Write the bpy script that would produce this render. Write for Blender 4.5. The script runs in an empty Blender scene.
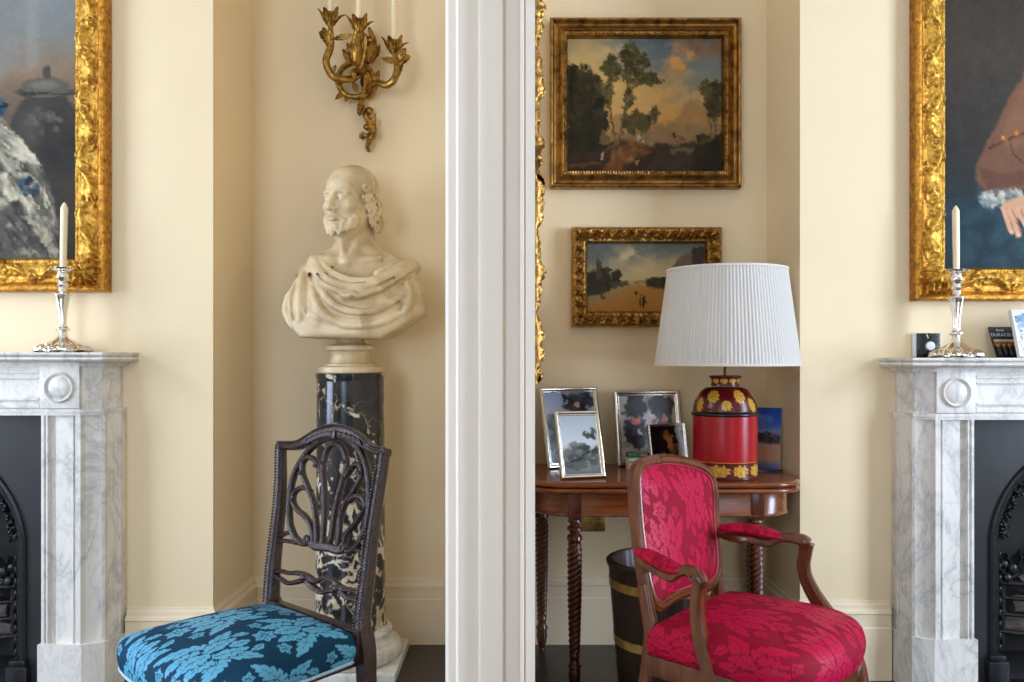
import bpy, bmesh, math, random
import numpy as np
from mathutils import Vector, Matrix
PI = math.pi
rng = np.random.default_rng(7)
SC = bpy.context.scene
COL = SC.collection
# ------------------------------------------------------------------ camera model
F, CX, CY, H = 830.0, 520.0, 357.0, 1.18
def P(px, py, y):
    return np.array([(px-CX)*y/F, y, H-(py-CY)*y/F])
def on_plane(px, py, p0, n):
    d = np.array([(px-CX)/F, 1.0, -(py-CY)/F]); o = np.array([0, 0, H])
    n = np.asarray(n, float)
    return o + d*(np.dot(np.asarray(p0, float)-o, n)/np.dot(d, n))
def on_height(px, py, h):
    return on_plane(px, py, (0, 0, h), (0, 0, 1))
def V(*a): return np.array(a, float)
def unit(v): v = np.asarray(v, float); return v/np.linalg.norm(v)
# ------------------------------------------------------------------ noise
_T = rng.random((48, 48, 48))
def vnoise(x, y, z=0.0):
    x, y, z = np.broadcast_arrays(np.asarray(x, float), np.asarray(y, float), np.asarray(z, float))
    xi, yi, zi = np.floor(x).astype(int), np.floor(y).astype(int), np.floor(z).astype(int)
    fx, fy, fz = x-xi, y-yi, z-zi
    fx, fy, fz = [t*t*(3-2*t) for t in (fx, fy, fz)]
    r = 0
    for i in (0, 1):
        for j in (0, 1):
            for k in (0, 1):
                r = r + _T[(xi+i) % 48, (yi+j) % 48, (zi+k) % 48]*(fx if i else 1-fx)*(fy if j else 1-fy)*(fz if k else 1-fz)
    return r*2-1
def fbm(x, y, z=0.0, o=4):
    r, a = 0, .5
    for k in range(o):
        r = r + a*vnoise(np.asarray(x)*2**k+13.1*k, np.asarray(y)*2**k+7.7*k, np.asarray(z)*2**k); a *= .5
    return r
# ------------------------------------------------------------------ mesh builder
def cr(pts, n=8, closed=False):
    p = np.asarray(pts, float); N = len(p); out = []
    seg = N if closed else N-1
    for i in range(seg):
        if closed: a, b, c, d = p[(i-1) % N], p[i], p[(i+1) % N], p[(i+2) % N]
        else: a, b, c, d = p[max(i-1, 0)], p[i], p[i+1], p[min(i+2, N-1)]
        for k in range(n):
            t = k/n
            out.append(.5*((2*b)+(c-a)*t+(2*a-5*b+4*c-d)*t*t+(3*b-a-3*c+d)*t**3))
    if not closed: out.append(p[-1])
    return np.array(out)
class MB:
    def __init__(s): s.v = []; s.f = []; s.n = 0; s.at = []; s.mi = []
    def add(s, v, f, at=None, mi=0):
        v = np.asarray(v, float).reshape(-1, 3)
        s.v.append(v); s.f += [tuple(int(i)+s.n for i in q) for q in f]; s.n += len(v)
        s.at.append(np.zeros((len(v), 3)) if at is None else np.asarray(at, float).reshape(-1, 3))
        s.mi += [mi]*len(f)
        return s
    def grid(s, A, closed_u=False, closed_v=False, at=None, flip=False, mi=0):
        A = np.asarray(A, float); nu, nv = A.shape[:2]
        I = np.arange(nu*nv).reshape(nu, nv)
        if closed_u: I = np.vstack([I, I[:1]])
        if closed_v: I = np.hstack([I, I[:, :1]])
        q = np.stack([I[:-1, :-1], I[1:, :-1], I[1:, 1:], I[:-1, 1:]], -1).reshape(-1, 4)
        if flip: q = q[:, ::-1]
        return s.add(A.reshape(-1, 3), q.tolist(), at, mi)
    def box(s, c, d, bev=0.0, rot=None, seg=2, mi=0):
        bm = bmesh.new(); bmesh.ops.create_cube(bm, size=1)
        for w in bm.verts: w.co = Vector((w.co.x*d[0], w.co.y*d[1], w.co.z*d[2]))
        if bev: bmesh.ops.bevel(bm, geom=bm.edges[:], offset=bev, segments=seg, affect='EDGES', profile=.6)
        bm.verts.index_update()
        v = np.array([w.co[:] for w in bm.verts]); f = [[w.index for w in q.verts] for q in bm.faces]; bm.free()
        if rot is not None: v = v @ np.array(rot).T
        return s.add(v+np.asarray(c, float), f, None, mi)
    def tube(s, pts, r, n=10, up=None, rb=None, cap=True, closed=False, mi=0, prof=None):
        p = np.asarray(pts, float); N = len(p)
        fit = lambda a: np.full(N, float(a)) if np.ndim(a) == 0 else np.interp(np.linspace(0, 1, N), np.linspace(0, 1, len(a)), a)
        r = fit(r); rb = r if rb is None else fit(rb)
        if closed: T = np.roll(p, -1, 0)-np.roll(p, 1, 0)
        else: T = np.gradient(p, axis=0)
        T = T/np.maximum(np.linalg.norm(T, axis=1, keepdims=True), 1e-12)
        B = np.zeros_like(p)
        if up is not None:
            u = np.asarray(up, float)
            for i in range(N): B[i] = unit(u-np.dot(u, T[i])*T[i]+1e-9)
        else:
            a = V(0, 0, 1) if abs(T[0][2]) < .9 else V(1, 0, 0)
            b = unit(a-np.dot(a, T[0])*T[0])
            for i in range(N):
                b = unit(b-np.dot(b, T[i])*T[i]); B[i] = b
        A = np.cross(T, B)
        if prof is None:
            th = np.linspace(0, 2*PI, n, endpoint=False); pr = np.stack([np.cos(th), np.sin(th)], 1)
        else: pr = np.asarray(prof, float); n = len(pr)
        G = p[:, None]+A[:, None]*(pr[None, :, :1]*r[:, None, None])+B[:, None]*(pr[None, :, 1:]*rb[:, None, None])
        b0 = s.n
        s.grid(G, closed_u=closed, closed_v=True, mi=mi, flip=True)
        if cap and not closed:
            s.f.append(tuple(b0+i for i in range(n))); s.f.append(tuple(b0+(N-1)*n+i for i in range(n-1, -1, -1))); s.mi += [mi, mi]
        return s
    def lathe(s, prof, c=(0, 0, 0), n=48, at=None, mi=0, sx=1, sy=1):
        pr = np.asarray(prof, float); th = np.linspace(0, 2*PI, n, endpoint=False)
        G = np.zeros((len(pr), n, 3))
        G[..., 0] = pr[:, :1]*np.cos(th)*sx+c[0]; G[..., 1] = pr[:, :1]*np.sin(th)*sy+c[1]; G[..., 2] = pr[:, 1:2]+c[2]
        b0 = s.n
        s.grid(G, closed_v=True, at=at, mi=mi, flip=True)
        if pr[0][0] > 1e-5: s.f.append(tuple(b0+i for i in range(n-1, -1, -1))); s.mi.append(mi)
        if pr[-1][0] > 1e-5: s.f.append(tuple(b0+(len(pr)-1)*n+i for i in range(n))); s.mi.append(mi)
        return s
    def ball(s, c, r, n=10, m=7, rot=None, mi=0):
        r = np.broadcast_to(np.asarray(r, float), (3,))
        th = np.linspace(0, 2*PI, n, endpoint=False); ph = np.linspace(.02, PI-.02, m)
        G = np.stack([np.sin(ph)[:, None]*np.cos(th), np.sin(ph)[:, None]*np.sin(th), np.cos(ph)[:, None]*np.ones(n)], -1)*r
        if rot is not None: G = G @ np.array(rot).T
        return s.grid(G+np.asarray(c, float), closed_v=True, mi=mi)
    def prism(s, poly, a0, a1, axis='z', mi=0):
        """poly: 2D outline; extruded along axis between a0 and a1 (z: xy plan; y: xz outline; x: yz outline)"""
        p = np.asarray(poly, float); n = len(p)
        def mk(a):
            if axis == 'z': return np.column_stack([p[:, 0], p[:, 1], np.full(n, a)])
            if axis == 'y': return np.column_stack([p[:, 0], np.full(n, a), p[:, 1]])
            return np.column_stack([np.full(n, a), p[:, 0], p[:, 1]])
        f = [tuple(range(n-1, -1, -1)), tuple(range(n, 2*n))]+[(i, (i+1) % n, n+(i+1) % n, n+i) for i in range(n)]
        return s.add(np.vstack([mk(a0), mk(a1)]), f, None, mi)
    def spiral(s, c, r0, turns, e1, e2, rad, n=26, mi=0, a0=0, flat=None):
        t = np.linspace(0, 1, n); a = a0+t*turns*2*PI; r = r0*(1-.85*t)
        p = np.asarray(c)+np.outer(r*np.cos(a), e1)+np.outer(r*np.sin(a), e2)
        return s.tube(p, rad*(1-.4*t), 7, mi=mi)
    def leaf(s, base, d, nrm, L, W, curl=.3, lob=5, th=.15, n=18, mi=0):
        """a lobed, cupped acanthus blade with real thickness"""
        d = unit(d); nrm = np.asarray(nrm, float); nrm = unit(nrm-np.dot(nrm, d)*d); w = np.cross(d, nrm)
        t = np.linspace(0, 1, n); k = np.linspace(-1, 1, 7)
        wid = W*(np.sin(PI*np.clip(t, 0.02, .985)**.75)**.8)*(.72+.28*np.abs(np.sin(PI*lob*t)))
        ang = curl*PI*t**1.6
        ds = L/(n-1)
        px = np.concatenate([[0], np.cumsum(np.cos(ang[:-1])*ds)]); py = np.concatenate([[0], np.cumsum(np.sin(ang[:-1])*ds)])
        out = []
        for sgn in (1, -1):
            G = np.asarray(base)+px[:, None, None]*d+py[:, None, None]*nrm+(wid[:, None]*k)[..., None]*w
            cup = (wid[:, None]*(.35*k**2+.12*np.cos(k*6)))[..., None]*nrm
            thk = (wid[:, None]*th*(1.02-k**2)+.0004)[..., None]*nrm*sgn
            s.grid(G+cup+thk, flip=(sgn < 0), mi=mi)
        return s
    def build(s, name, mats, parent=None, smooth=True, ang=38, attr=None):
        me = bpy.data.meshes.new(name)
        off = V(0, 0, 0) if parent is None else V(*parent['_w']) if '_w' in parent else V(0, 0, 0)
        v = np.vstack(s.v)-off
        me.from_pydata(v.tolist(), [], s.f); 
        if not isinstance(mats, (list, tuple)): mats = [mats]
        for m in mats: me.materials.append(m)
        if len(mats) > 1: me.polygons.foreach_set('material_index', s.mi)
        if attr:
            a = me.attributes.new(attr, 'FLOAT_COLOR', 'POINT')
            c = np.ones((s.n, 4), np.float32); c[:, :3] = np.vstack(s.at)
            a.data.foreach_set('color', c.ravel())
        if smooth:
            me.polygons.foreach_set('use_smooth', [True]*len(me.polygons))
            if ang < 179: me.set_sharp_from_angle(angle=math.radians(ang))
        me.update()
        o = bpy.data.objects.new(name, me); COL.objects.link(o)
        if parent is not None: o.parent = parent
        return o
ROOTS = []
def thing(name, label, cat, loc, group=None):
    o = bpy.data.objects.new(name, None); COL.objects.link(o); o.location = loc; o.empty_display_size = .05
    o['label'] = label; o['category'] = cat; o['_w'] = [float(a) for a in loc]; ROOTS.append(o)
    if group: o['group'] = group
    return o
def tag(o, label, cat, group=None):
    o['label'] = label; o['category'] = cat
    if group: o['group'] = group
    return o
def sub(o, root):
    """mark a part as parent of sub-parts (mesh data is relative to the root's place)"""
    o['_w'] = list(root['_w']); ROOTS.append(o); return o
def struct(name, mb, m, **k):
    o = mb.build(name, m, **k); o['kind'] = 'structure'; return o
def rename_mesh_origin(o):
    """move a single-mesh thing's origin to the middle of its base"""
    me = o.data; v = np.empty(len(me.vertices)*3); me.vertices.foreach_get('co', v); v = v.reshape(-1, 3)
    c = (v.min(0)+v.max(0))/2; c[2] = v[:, 2].min()
    me.vertices.foreach_set('co', (v-c).ravel()); o.location = c; me.update(); return o
# ------------------------------------------------------------------ iso-surface sculpting (naive surface nets)
class Sculpt:
    def __init__(s, lo, hi, h):
        s.lo = np.asarray(lo, float); s.h = h
        n = np.ceil((np.asarray(hi)-s.lo)/h).astype(int)+1
        ax = [s.lo[i]+h*np.arange(n[i]) for i in range(3)]
        s.ax = ax; s.D = np.full(n, 1.0)
    def sl(s, c, R):
        r = []
        for i in range(3):
            a = int(max(0, np.floor((c[i]-R-s.lo[i])/s.h))); b = int(min(len(s.ax[i]), np.ceil((c[i]+R-s.lo[i])/s.h)+1))
            r.append(slice(a, max(a, b)))
        X, Y, Z = np.meshgrid(*[s.ax[i][r[i]] for i in range(3)], indexing='ij')
        return tuple(r), X, Y, Z
    def full(s): return np.meshgrid(*s.ax, indexing='ij')
    @staticmethod
    def smin(a, b, k):
        h = np.clip(.5+.5*(b-a)/k, 0, 1); return b*(1-h)+a*h-k*h*(1-h)
    def op(s, c, R, fn, k=.01, cut=False):
        r, X, Y, Z = s.sl(c, R+2*k+.004)
        if X.size == 0: return
        d = fn(X, Y, Z)
        s.D[r] = -s.smin(-s.D[r], d, k) if cut else s.smin(s.D[r], d, k)
    def ell(s, c, rad, ax=None, k=.01, cut=False):
        c = np.asarray(c, float); rad = np.asarray(rad, float)
        def fn(X, Y, Z):
            Q = [X-c[0], Y-c[1], Z-c[2]]
            if ax is not None: Q = [Q[0]*a[0]+Q[1]*a[1]+Q[2]*a[2] for a in ax]
            k0 = np.sqrt(sum((q/r)**2 for q, r in zip(Q, rad))); k1 = np.sqrt(sum((q/r**2)**2 for q, r in zip(Q, rad)))
            return k0*(k0-1)/np.maximum(k1, 1e-6)
        s.op(c, rad.max(), fn, k, cut)
    def cone(s, a, b, ra, rb, k=.01, cut=False):
        a = np.asarray(a, float); b = np.asarray(b, float); ab = b-a; L2 = np.dot(ab, ab)+1e-12
        def fn(X, Y, Z):
            t = np.clip(((X-a[0])*ab[0]+(Y-a[1])*ab[1]+(Z-a[2])*ab[2])/L2, 0, 1)
            return np.sqrt((X-a[0]-t*ab[0])**2+(Y-a[1]-t*ab[1])**2+(Z-a[2]-t*ab[2])**2)-(ra+(rb-ra)*t)
        s.op((a+b)/2, np.sqrt(L2)/2+max(ra, rb), fn, k, cut)
    def chain(s, pts, r, k=.01, cut=False):
        r = np.broadcast_to(np.asarray(r, float), (len(pts),))
        for i in range(len(pts)-1): s.cone(pts[i], pts[i+1], r[i], r[i+1], k, cut)
    def mesh(s):
        D = s.D; n = np.array(D.shape); ins = D < 0
        c = sum(ins[i:n[0]-1+i, j:n[1]-1+j, k:n[2]-1+k].astype(np.int8) for i in (0, 1) for j in (0, 1) for k in (0, 1))
        act = (c > 0) & (c < 8); idx = np.argwhere(act); ID = np.full(act.shape, -1); ID[act] = np.arange(len(idx))
        acc = np.zeros((len(idx), 3)); cnt = np.zeros(len(idx))
        for a in range(3):
            o1, o2 = [x for x in range(3) if x != a]
            for u in (0, 1):
                for w in (0, 1):
                    p = np.zeros(3, int); p[o1] = u; p[o2] = w; q = p.copy(); q[a] = 1
                    d1 = D[tuple((idx+p).T)]; d2 = D[tuple((idx+q).T)]
                    m = (d1 < 0) != (d2 < 0); t = np.where(m, d1/np.where(m, d1-d2, 1), 0)
                    acc += np.where(m[:, None], p+t[:, None]*(q-p), 0); cnt += m
        vs = s.lo+s.h*(idx+acc/cnt[:, None])
        F_ = []
        for a in range(3):
            b, cc = (a+1) % 3, (a+2) % 3
            sl0 = [slice(None)]*3; sl1 = [slice(None)]*3; sl0[a] = slice(0, -1); sl1[a] = slice(1, None)
            x = ins[tuple(sl0)] != ins[tuple(sl1)]
            E = np.argwhere(x); E = E[(E[:, b] > 0) & (E[:, cc] > 0) & (E[:, b] < n[b]-1) & (E[:, cc] < n[cc]-1)]
            db = np.zeros(3, int); db[b] = 1; dc = np.zeros(3, int); dc[cc] = 1
            Q = np.stack([ID[tuple((E-db-dc).T)], ID[tuple((E-dc).T)], ID[tuple(E.T)], ID[tuple((E-db).T)]], 1)
            fl = ~ins[tuple(E.T)]; Q[fl] = Q[fl][:, ::-1]; F_.append(Q)
        return vs, np.vstack(F_).tolist()
# ------------------------------------------------------------------ little painter for flat pictures and woven patterns
def lin(c):
    c = np.asarray(c, float)/255; return np.where(c <= .04045, c/12.92, ((c+.055)/1.055)**2.4)
class Canvas:
    def __init__(s, x0, y0, x1, y1, w, h, col):
        s.X, s.Y = np.meshgrid(np.linspace(x0, x1, w), np.linspace(y0, y1, h)); s.px = (x1-x0)/w
        s.C = np.zeros((h, w, 3))+np.asarray(col, float)
    def mix(s, a, col): s.C += np.clip(a, 0, 1)[..., None]*(np.asarray(col, float)-s.C); return s
    def vgrad(s, stops):
        ys = [p for p, _ in stops]
        for k in range(3): s.C[..., k] = np.interp(s.Y, ys, [c[k] for _, c in stops])
        return s
    def ell(s, cx, cy, rx, ry, col, a=1, soft=.15, rot=0):
        c, n = math.cos(rot), math.sin(rot); dx, dy = s.X-cx, s.Y-cy
        d = np.sqrt(((dx*c+dy*n)/rx)**2+((-dx*n+dy*c)/ry)**2)
        return s.mix(a*np.clip((1-d)/soft+.5, 0, 1), col)
    def poly(s, pts, col, a=1, soft=None):
        soft = soft or s.px*1.5; p = np.asarray(pts, float); ins = np.zeros(s.X.shape, bool); dm = np.full(s.X.shape, 1e9)
        for i in range(len(p)):
            (ax, ay), (bx, by) = p[i], p[(i+1) % len(p)]
            if ay != by:
                ins ^= ((ay > s.Y) != (by > s.Y)) & (s.X < (bx-ax)*(s.Y-ay)/(by-ay)+ax)
            t = np.clip(((s.X-ax)*(bx-ax)+(s.Y-ay)*(by-ay))/((bx-ax)**2+(by-ay)**2+1e-9), 0, 1)
            dm = np.minimum(dm, np.hypot(s.X-ax-t*(bx-ax), s.Y-ay-t*(by-ay)))
        return s.mix(a*np.clip(np.where(ins, dm, -dm)/soft+.5, 0, 1), col)
    def line(s, pts, w, col, a=1):
        p = np.asarray(pts, float); dm = np.full(s.X.shape, 1e9)
        for i in range(len(p)-1):
            (ax, ay), (bx, by) = p[i], p[i+1]
            t = np.clip(((s.X-ax)*(bx-ax)+(s.Y-ay)*(by-ay))/((bx-ax)**2+(by-ay)**2+1e-9), 0, 1)
            dm = np.minimum(dm, np.hypot(s.X-ax-t*(bx-ax), s.Y-ay-t*(by-ay)))
        return s.mix(a*np.clip((w/2-dm)/s.px+.5, 0, 1), col)
    BS = .5
    def blobs(s, cx, cy, rx, ry, n, size, cols, a=.8, seed=1, soft=None):
        soft = soft or s.BS
        g = np.random.default_rng(seed)
        for _ in range(n):
            r = math.sqrt(g.random()); t = g.random()*2*PI; z = size*(.5+g.random())
            s.ell(cx+rx*r*math.cos(t), cy+ry*r*math.sin(t), z, z*(.5+.5*g.random()), cols[g.integers(len(cols))], a*(.5+.5*g.random()), soft, g.random()*3)
        return s
    def warp(s, amp, sc, seed=0):
        h, w = s.X.shape; dx = amp*fbm(s.X/sc+seed, s.Y/sc, seed)/s.px; dy = amp*fbm(s.X/sc, s.Y/sc+seed+9, seed+5)/s.px
        I, J = np.meshgrid(np.arange(h), np.arange(w), indexing='ij')
        s.C = s.C[np.clip((I+dy).round().astype(int), 0, h-1), np.clip((J+dx).round().astype(int), 0, w-1)]; return s
    def cloud(s, cx, cy, rx, ry, col, a=.7, sc=40, seed=0):
        d = np.hypot((s.X-cx)/rx, (s.Y-cy)/ry); n = fbm(s.X/sc+seed, s.Y/sc*1.3, seed*1.7, 5)
        return s.mix(a*np.clip((1-d)*1.6, 0, 1)*np.clip(n*2.2+.45, 0, 1), col)
    def satin(s, pts, dark, mid, light, sc, ang, seed=0, soft=None):
        """folded silk: broad and fine folds running along ang inside an outline"""
        old = s.C.copy(); c, n = math.cos(ang), math.sin(ang); u = s.X*c+s.Y*n; v = -s.X*n+s.Y*c
        f = fbm(u/sc/3+seed, v/sc, seed, 4); r = np.clip(.5+f*1.5, 0, 1)[..., None]; g = np.clip((fbm(u/sc/1.6+seed, v/sc*2.2, seed+3, 3)-.12)*4, 0, 1)[..., None]
        dark, mid, light = [np.asarray(q, float) for q in (dark, mid, light)]
        T = np.where(r < .5, dark+(mid-dark)*r*2, mid+(light-mid)*(r-.5)*1.3); T = T+(light-T)*g*.65
        s.C = np.zeros_like(old); s.poly(pts, (1, 1, 1), 1, soft); m = s.C[..., :1]; s.C = old+(T-old)*m; return s
    def grain(s, amp, sc, seed=0, sy=None):
        s.C += amp*fbm(s.X/sc+seed, s.Y/(sy or sc)+seed*.7)[..., None]; return s
def picture(name, cv, TL, TR, BR, BL, m, parent=None, push=None):
    h, w = cv.C.shape[:2]; u = np.linspace(0, 1, w)[None, :, None]; v = np.linspace(0, 1, h)[:, None, None]
    G = (TL*(1-u)+TR*u)*(1-v)+(BL*(1-u)+BR*u)*v
    mb = MB(); mb.grid(G, at=lin(np.clip(cv.C, 0, 255)), flip=False)
    # real thickness: a backing slab 4 mm behind
    n = unit(np.cross(BL-TL, TR-TL)); b = [q-n*.004 for q in (TL, TR, BR, BL)]
    k = mb.n; mb.add(b, [(0, 1, 2, 3)], np.full((4, 3), .05))
    return mb.build(name, m, parent, ang=180, attr='Col')
def damask(N, ext, seed, dens=1.0):
    """woven leaf pattern, 1 = raised satin leaf, 0 = ground; ext = metres covered"""
    g = np.random.default_rng(seed); C = np.zeros((N, N)); u = np.linspace(-ext/2, ext/2, N); X, Y = np.meshgrid(u, u)
    def leaf(x, y, a, L, W, lob, bend, gap=.0035):
        R = L*1.15+gap
        i0, i1 = np.searchsorted(u, [x-R, x+R]); j0, j1 = np.searchsorted(u, [y-R, y+R])
        if i1-i0 < 3 or j1-j0 < 3: return
        dx, dy = X[j0:j1, i0:i1]-x, Y[j0:j1, i0:i1]-y
        s_ = (dx*math.cos(a)+dy*math.sin(a))/L; d = (-dx*math.sin(a)+dy*math.cos(a))/L-bend*s_*s_
        sc = np.clip(s_, 0, 1)
        w = W*np.sin(PI*sc**.8)**.7*(.55+.45*np.abs(np.sin(PI*lob*(sc-.30*np.abs(d)/W)))**.7)
        w = np.where((s_ < 0) | (s_ > 1), -1, w)
        B = C[j0:j1, i0:i1]
        B[np.abs(d) < w+gap/L] = 0
        B[np.abs(d) < w] = 1
        B[(np.abs(d) < .0011/L*(1.5-sc)) & (s_ > .12) & (s_ < .82) & (w > 0)] = .15
        ph = (sc*lob-.55*np.abs(d)/W+.5) % 1
        B[(np.abs(ph-.5) < .05) & (np.abs(d) < w*.5) & (s_ > .25) & (s_ < .8) & (L > .07)] = .45
    def flower(x, y, r, k, a0):
        for i in range(k): leaf(x, y, a0+2*PI*i/k, r, .36, 1.2, 0, .002)
        m = np.hypot(X-x, Y-y); C[m < r*.26] = 0; C[m < r*.18] = 1
    T, SX = .235, .185
    for j, cy in enumerate(np.arange(-ext/2-.1, ext/2+.2, T)):
        for q, cx in enumerate(np.arange(-ext/2-.03*seed, ext/2+.1, SX)):
            y0 = cy+(T/2 if q % 2 else 0)+.04*seed; jx = lambda k: .005*math.sin(7*q+3*k+j)
            for sg in (-1, 1):
                for k, (a, L, W, lb, bd) in enumerate(((-.35, .088, .30, 4, -.50), (.30, .105, .26, 5, .50), (.95, .092, .25, 5, .30), (-1.05, .080, .27, 4, -.30))):
                    aa = PI/2-sg*(PI/2-a); leaf(cx+sg*.010, y0+.008*(k-1), aa, L*(1+jx(k)*8), W, lb, bd*sg, .0045)
            leaf(cx, y0+.01, PI/2, .078, .33, 4, 0, .0045); leaf(cx, y0-.035, -PI/2, .050, .34, 3, 0, .004)
            flower(cx, y0+.112, .030, 6, .3+q)
            for sg in (-1, 1):
                flower(cx+sg*.066, y0+.098, .019, 5, .1+j)
                leaf(cx+sg*.03, y0+.135, PI/2-sg*.7, .042, .28, 3, .3*sg, .004)
    return C
def sample(C, ext, x, y):
    N = C.shape[0]
    i = np.clip(((np.asarray(x)/ext+.5)*(N-1)).round().astype(int), 0, N-1); j = np.clip(((np.asarray(y)/ext+.5)*(N-1)).round().astype(int), 0, N-1)
    return C[j, i]
# ------------------------------------------------------------------ materials
class NT:
    def __init__(s, name):
        s.m = bpy.data.materials.new(name); s.m.use_nodes = True; s.t = s.m.node_tree
        s.b = s.t.nodes['Principled BSDF']; s.tc = s.t.nodes.new('ShaderNodeTexCoord')
    def n(s, typ, ins=None, **k):
        nd = s.t.nodes.new('ShaderNode'+typ)
        for a, v in k.items(): setattr(nd, a, v)
        for a, v in (ins or {}).items():
            if hasattr(v, 'is_output'): s.t.links.new(v, nd.inputs[a])
            else: nd.inputs[a].default_value = v
        return nd
    def set(s, **k):
        for a, v in k.items():
            a = a.replace('_', ' ')
            if hasattr(v, 'is_output'): s.t.links.new(v, s.b.inputs[a])
            else: s.b.inputs[a].default_value = v
        return s
    def map(s, scale=(1, 1, 1), src='Object', rot=(0, 0, 0)):
        return s.n('Mapping', {'Vector': s.tc.outputs[src], 'Scale': scale, 'Rotation': rot}).outputs[0]
    def noise(s, scale, detail=4, dist=0, vec=None, rough=.5):
        return s.n('TexNoise', {'Vector': vec or s.tc.outputs['Object'], 'Scale': scale, 'Detail': detail, 'Distortion': dist, 'Roughness': rough}).outputs[0]
    def ramp(s, fac, stops, interp='LINEAR'):
        r = s.n('ValToRGB', {'Fac': fac}); e = r.color_ramp; e.interpolation = interp
        while len(e.elements) < len(stops): e.elements.new(.5)
        for q, (p, c) in zip(e.elements, stops): q.position = p; q.color = (*c, 1) if len(c) == 3 else c
        return r.outputs[0]
    def math(s, op, a, b=0.0): 
        return s.n('Math', {0: a, 1: b}, operation=op).outputs[0]
    def mixc(s, fac, a, b, bt='MIX'):
        nd = s.n('MixRGB', {'Fac': fac, 'Color1': a if hasattr(a, 'is_output') else (*a, 1), 'Color2': b if hasattr(b, 'is_output') else (*b, 1)}, blend_type=bt)
        return nd.outputs[0]
    def bump(s, h, strength=.3, dist=.01):
        return s.set(Normal=s.n('Bump', {'Height': h, 'Strength': strength, 'Distance': dist}).outputs[0])
def g3(v): return (v, v, v)
def paint_wall(name, c, var=.04):
    t = NT(name); f = t.noise(1.7, 5); f2 = t.noise(9, 3)
    k = t.ramp(f, [(.3, tuple(np.array(c)*(1-var))), (.7, tuple(np.minimum(np.array(c)*(1+var), 1)))])
    t.set(Base_Color=k, Roughness=.62); t.b.inputs['Specular IOR Level'].default_value = .25
    t.bump(t.noise(160, 2), .06, .004); return t.m
def simple(name, c, rough=.5, metal=0, var=.12, sc=30, bump=.1, coat=0, spec=.5):
    t = NT(name); f = t.noise(sc, 4)
    a = np.array(c); t.set(Base_Color=t.ramp(f, [(.3, tuple(a*(1-var))), (.7, tuple(np.minimum(a*(1+var), 1)))]), Roughness=rough, Metallic=metal)
    t.b.inputs['Coat Weight'].default_value = coat; t.b.inputs['Coat Roughness'].default_value = .12; t.b.inputs['Specular IOR Level'].default_value = spec
    if bump: t.bump(t.noise(sc*4, 3), bump, .004)
    return t.m
def marble(name, base, vein, sc=3.2, warm=None):
    t = NT(name); w = t.map((1, 1, .55), rot=(.3, .5, .4))
    n1 = t.noise(sc, 9, 1.6, w, .62); v1 = t.math('ABSOLUTE', t.math('SUBTRACT', n1, .5))
    n2 = t.noise(sc*3.1, 7, 1.2, w, .6); v2 = t.math('ABSOLUTE', t.math('SUBTRACT', n2, .5))
    cl = t.noise(sc*.9, 3, 0, w)
    c0 = t.ramp(cl, [(.3, tuple(np.array(base)*.93)), (.6, base)])
    f1 = t.ramp(v1, [(0, g3(.6)), (.018, g3(.22)), (.06, g3(0))]); f2 = t.ramp(v2, [(0, g3(.32)), (.02, g3(.1)), (.045, g3(0))])
    c1 = t.mixc(f1, c0, vein); c2 = t.mixc(f2, c1, vein)
    t.set(Base_Color=c2, Roughness=.32); t.b.inputs['Specular IOR Level'].default_value = .4; return t.m
def wood(name, dark, light, sc=(60, 60, 4), rough=.28, coat=.35, dens=1.0, carve=0):
    t = NT(name); w = t.map(sc)
    f = t.noise(1.0*dens, 6, .8, w); f2 = t.noise(3, 3, 0)
    c = t.ramp(f, [(.28, dark), (.72, light)]); c = t.mixc(t.math('MULTIPLY', f2, .35), c, dark)
    t.set(Base_Color=c, Roughness=rough); t.b.inputs['Coat Weight'].default_value = coat; t.b.inputs['Coat Roughness'].default_value = .15
    t.bump(t.noise(110, 4, 1.2) if carve else f, carve or .05, .004); return t.m
def gilt(name, hi, lo, rough=.34, sc=45, bump=.5):
    t = NT(name); f = t.noise(sc, 6, .6); f2 = t.noise(7, 4)
    c = t.ramp(f, [(.32, lo), (.62, hi)]); c = t.mixc(t.ramp(f2, [(.55, g3(0)), (.8, g3(.55))]), c, lo)
    t.set(Base_Color=c, Metallic=.92, Roughness=rough); t.bump(t.noise(sc*3, 5, .5), bump, .003); return t.m
def attr_mat(name, rough=.4, coat=.0, attr='Col', spec=.4):
    t = NT(name); a = t.n('Attribute', attribute_name=attr); t.set(Base_Color=a.outputs['Color'], Roughness=rough)
    t.b.inputs['Coat Weight'].default_value = coat; t.b.inputs['Specular IOR Level'].default_value = spec; t.b.inputs['Coat Roughness'].default_value = .2
    return t.m
def damask_mat(name, ground, leaf, rg, rl, sheen, tint):
    t = NT(name); a = t.n('Attribute', attribute_name='Col').outputs['Fac']
    w = t.noise(900, 2)
    c = t.mixc(a, ground, leaf); c = t.mixc(t.math('MULTIPLY', w, .15), c, (0, 0, 0))
    r = t.n('MapRange', {'Value': a, 'To Min': rg, 'To Max': rl}).outputs[0]
    t.set(Base_Color=c, Roughness=r); t.b.inputs['Sheen Weight'].default_value = sheen; t.b.inputs['Sheen Roughness'].default_value = .35
    t.b.inputs['Sheen Tint'].default_value = (*tint, 1); t.b.inputs['Specular IOR Level'].default_value = .18
    t.bump(a, .2, .002); return t.m
M = {}
M['wall'] = paint_wall('cream_wall_paint', (.86, .68, .435), .025)
M['white'] = paint_wall('white_gloss_paint', (.83, .725, .61), .02)
M['skirt'] = paint_wall('cream_skirting_paint', (.82, .665, .465), .02)
M['ceil'] = paint_wall('ceiling_paint', (.85, .83, .78), .02)
M['floor'] = wood('dark_stained_boards', (.012, .008, .007), (.04, .027, .022), (8, 60, 1), .35, .1)
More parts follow.
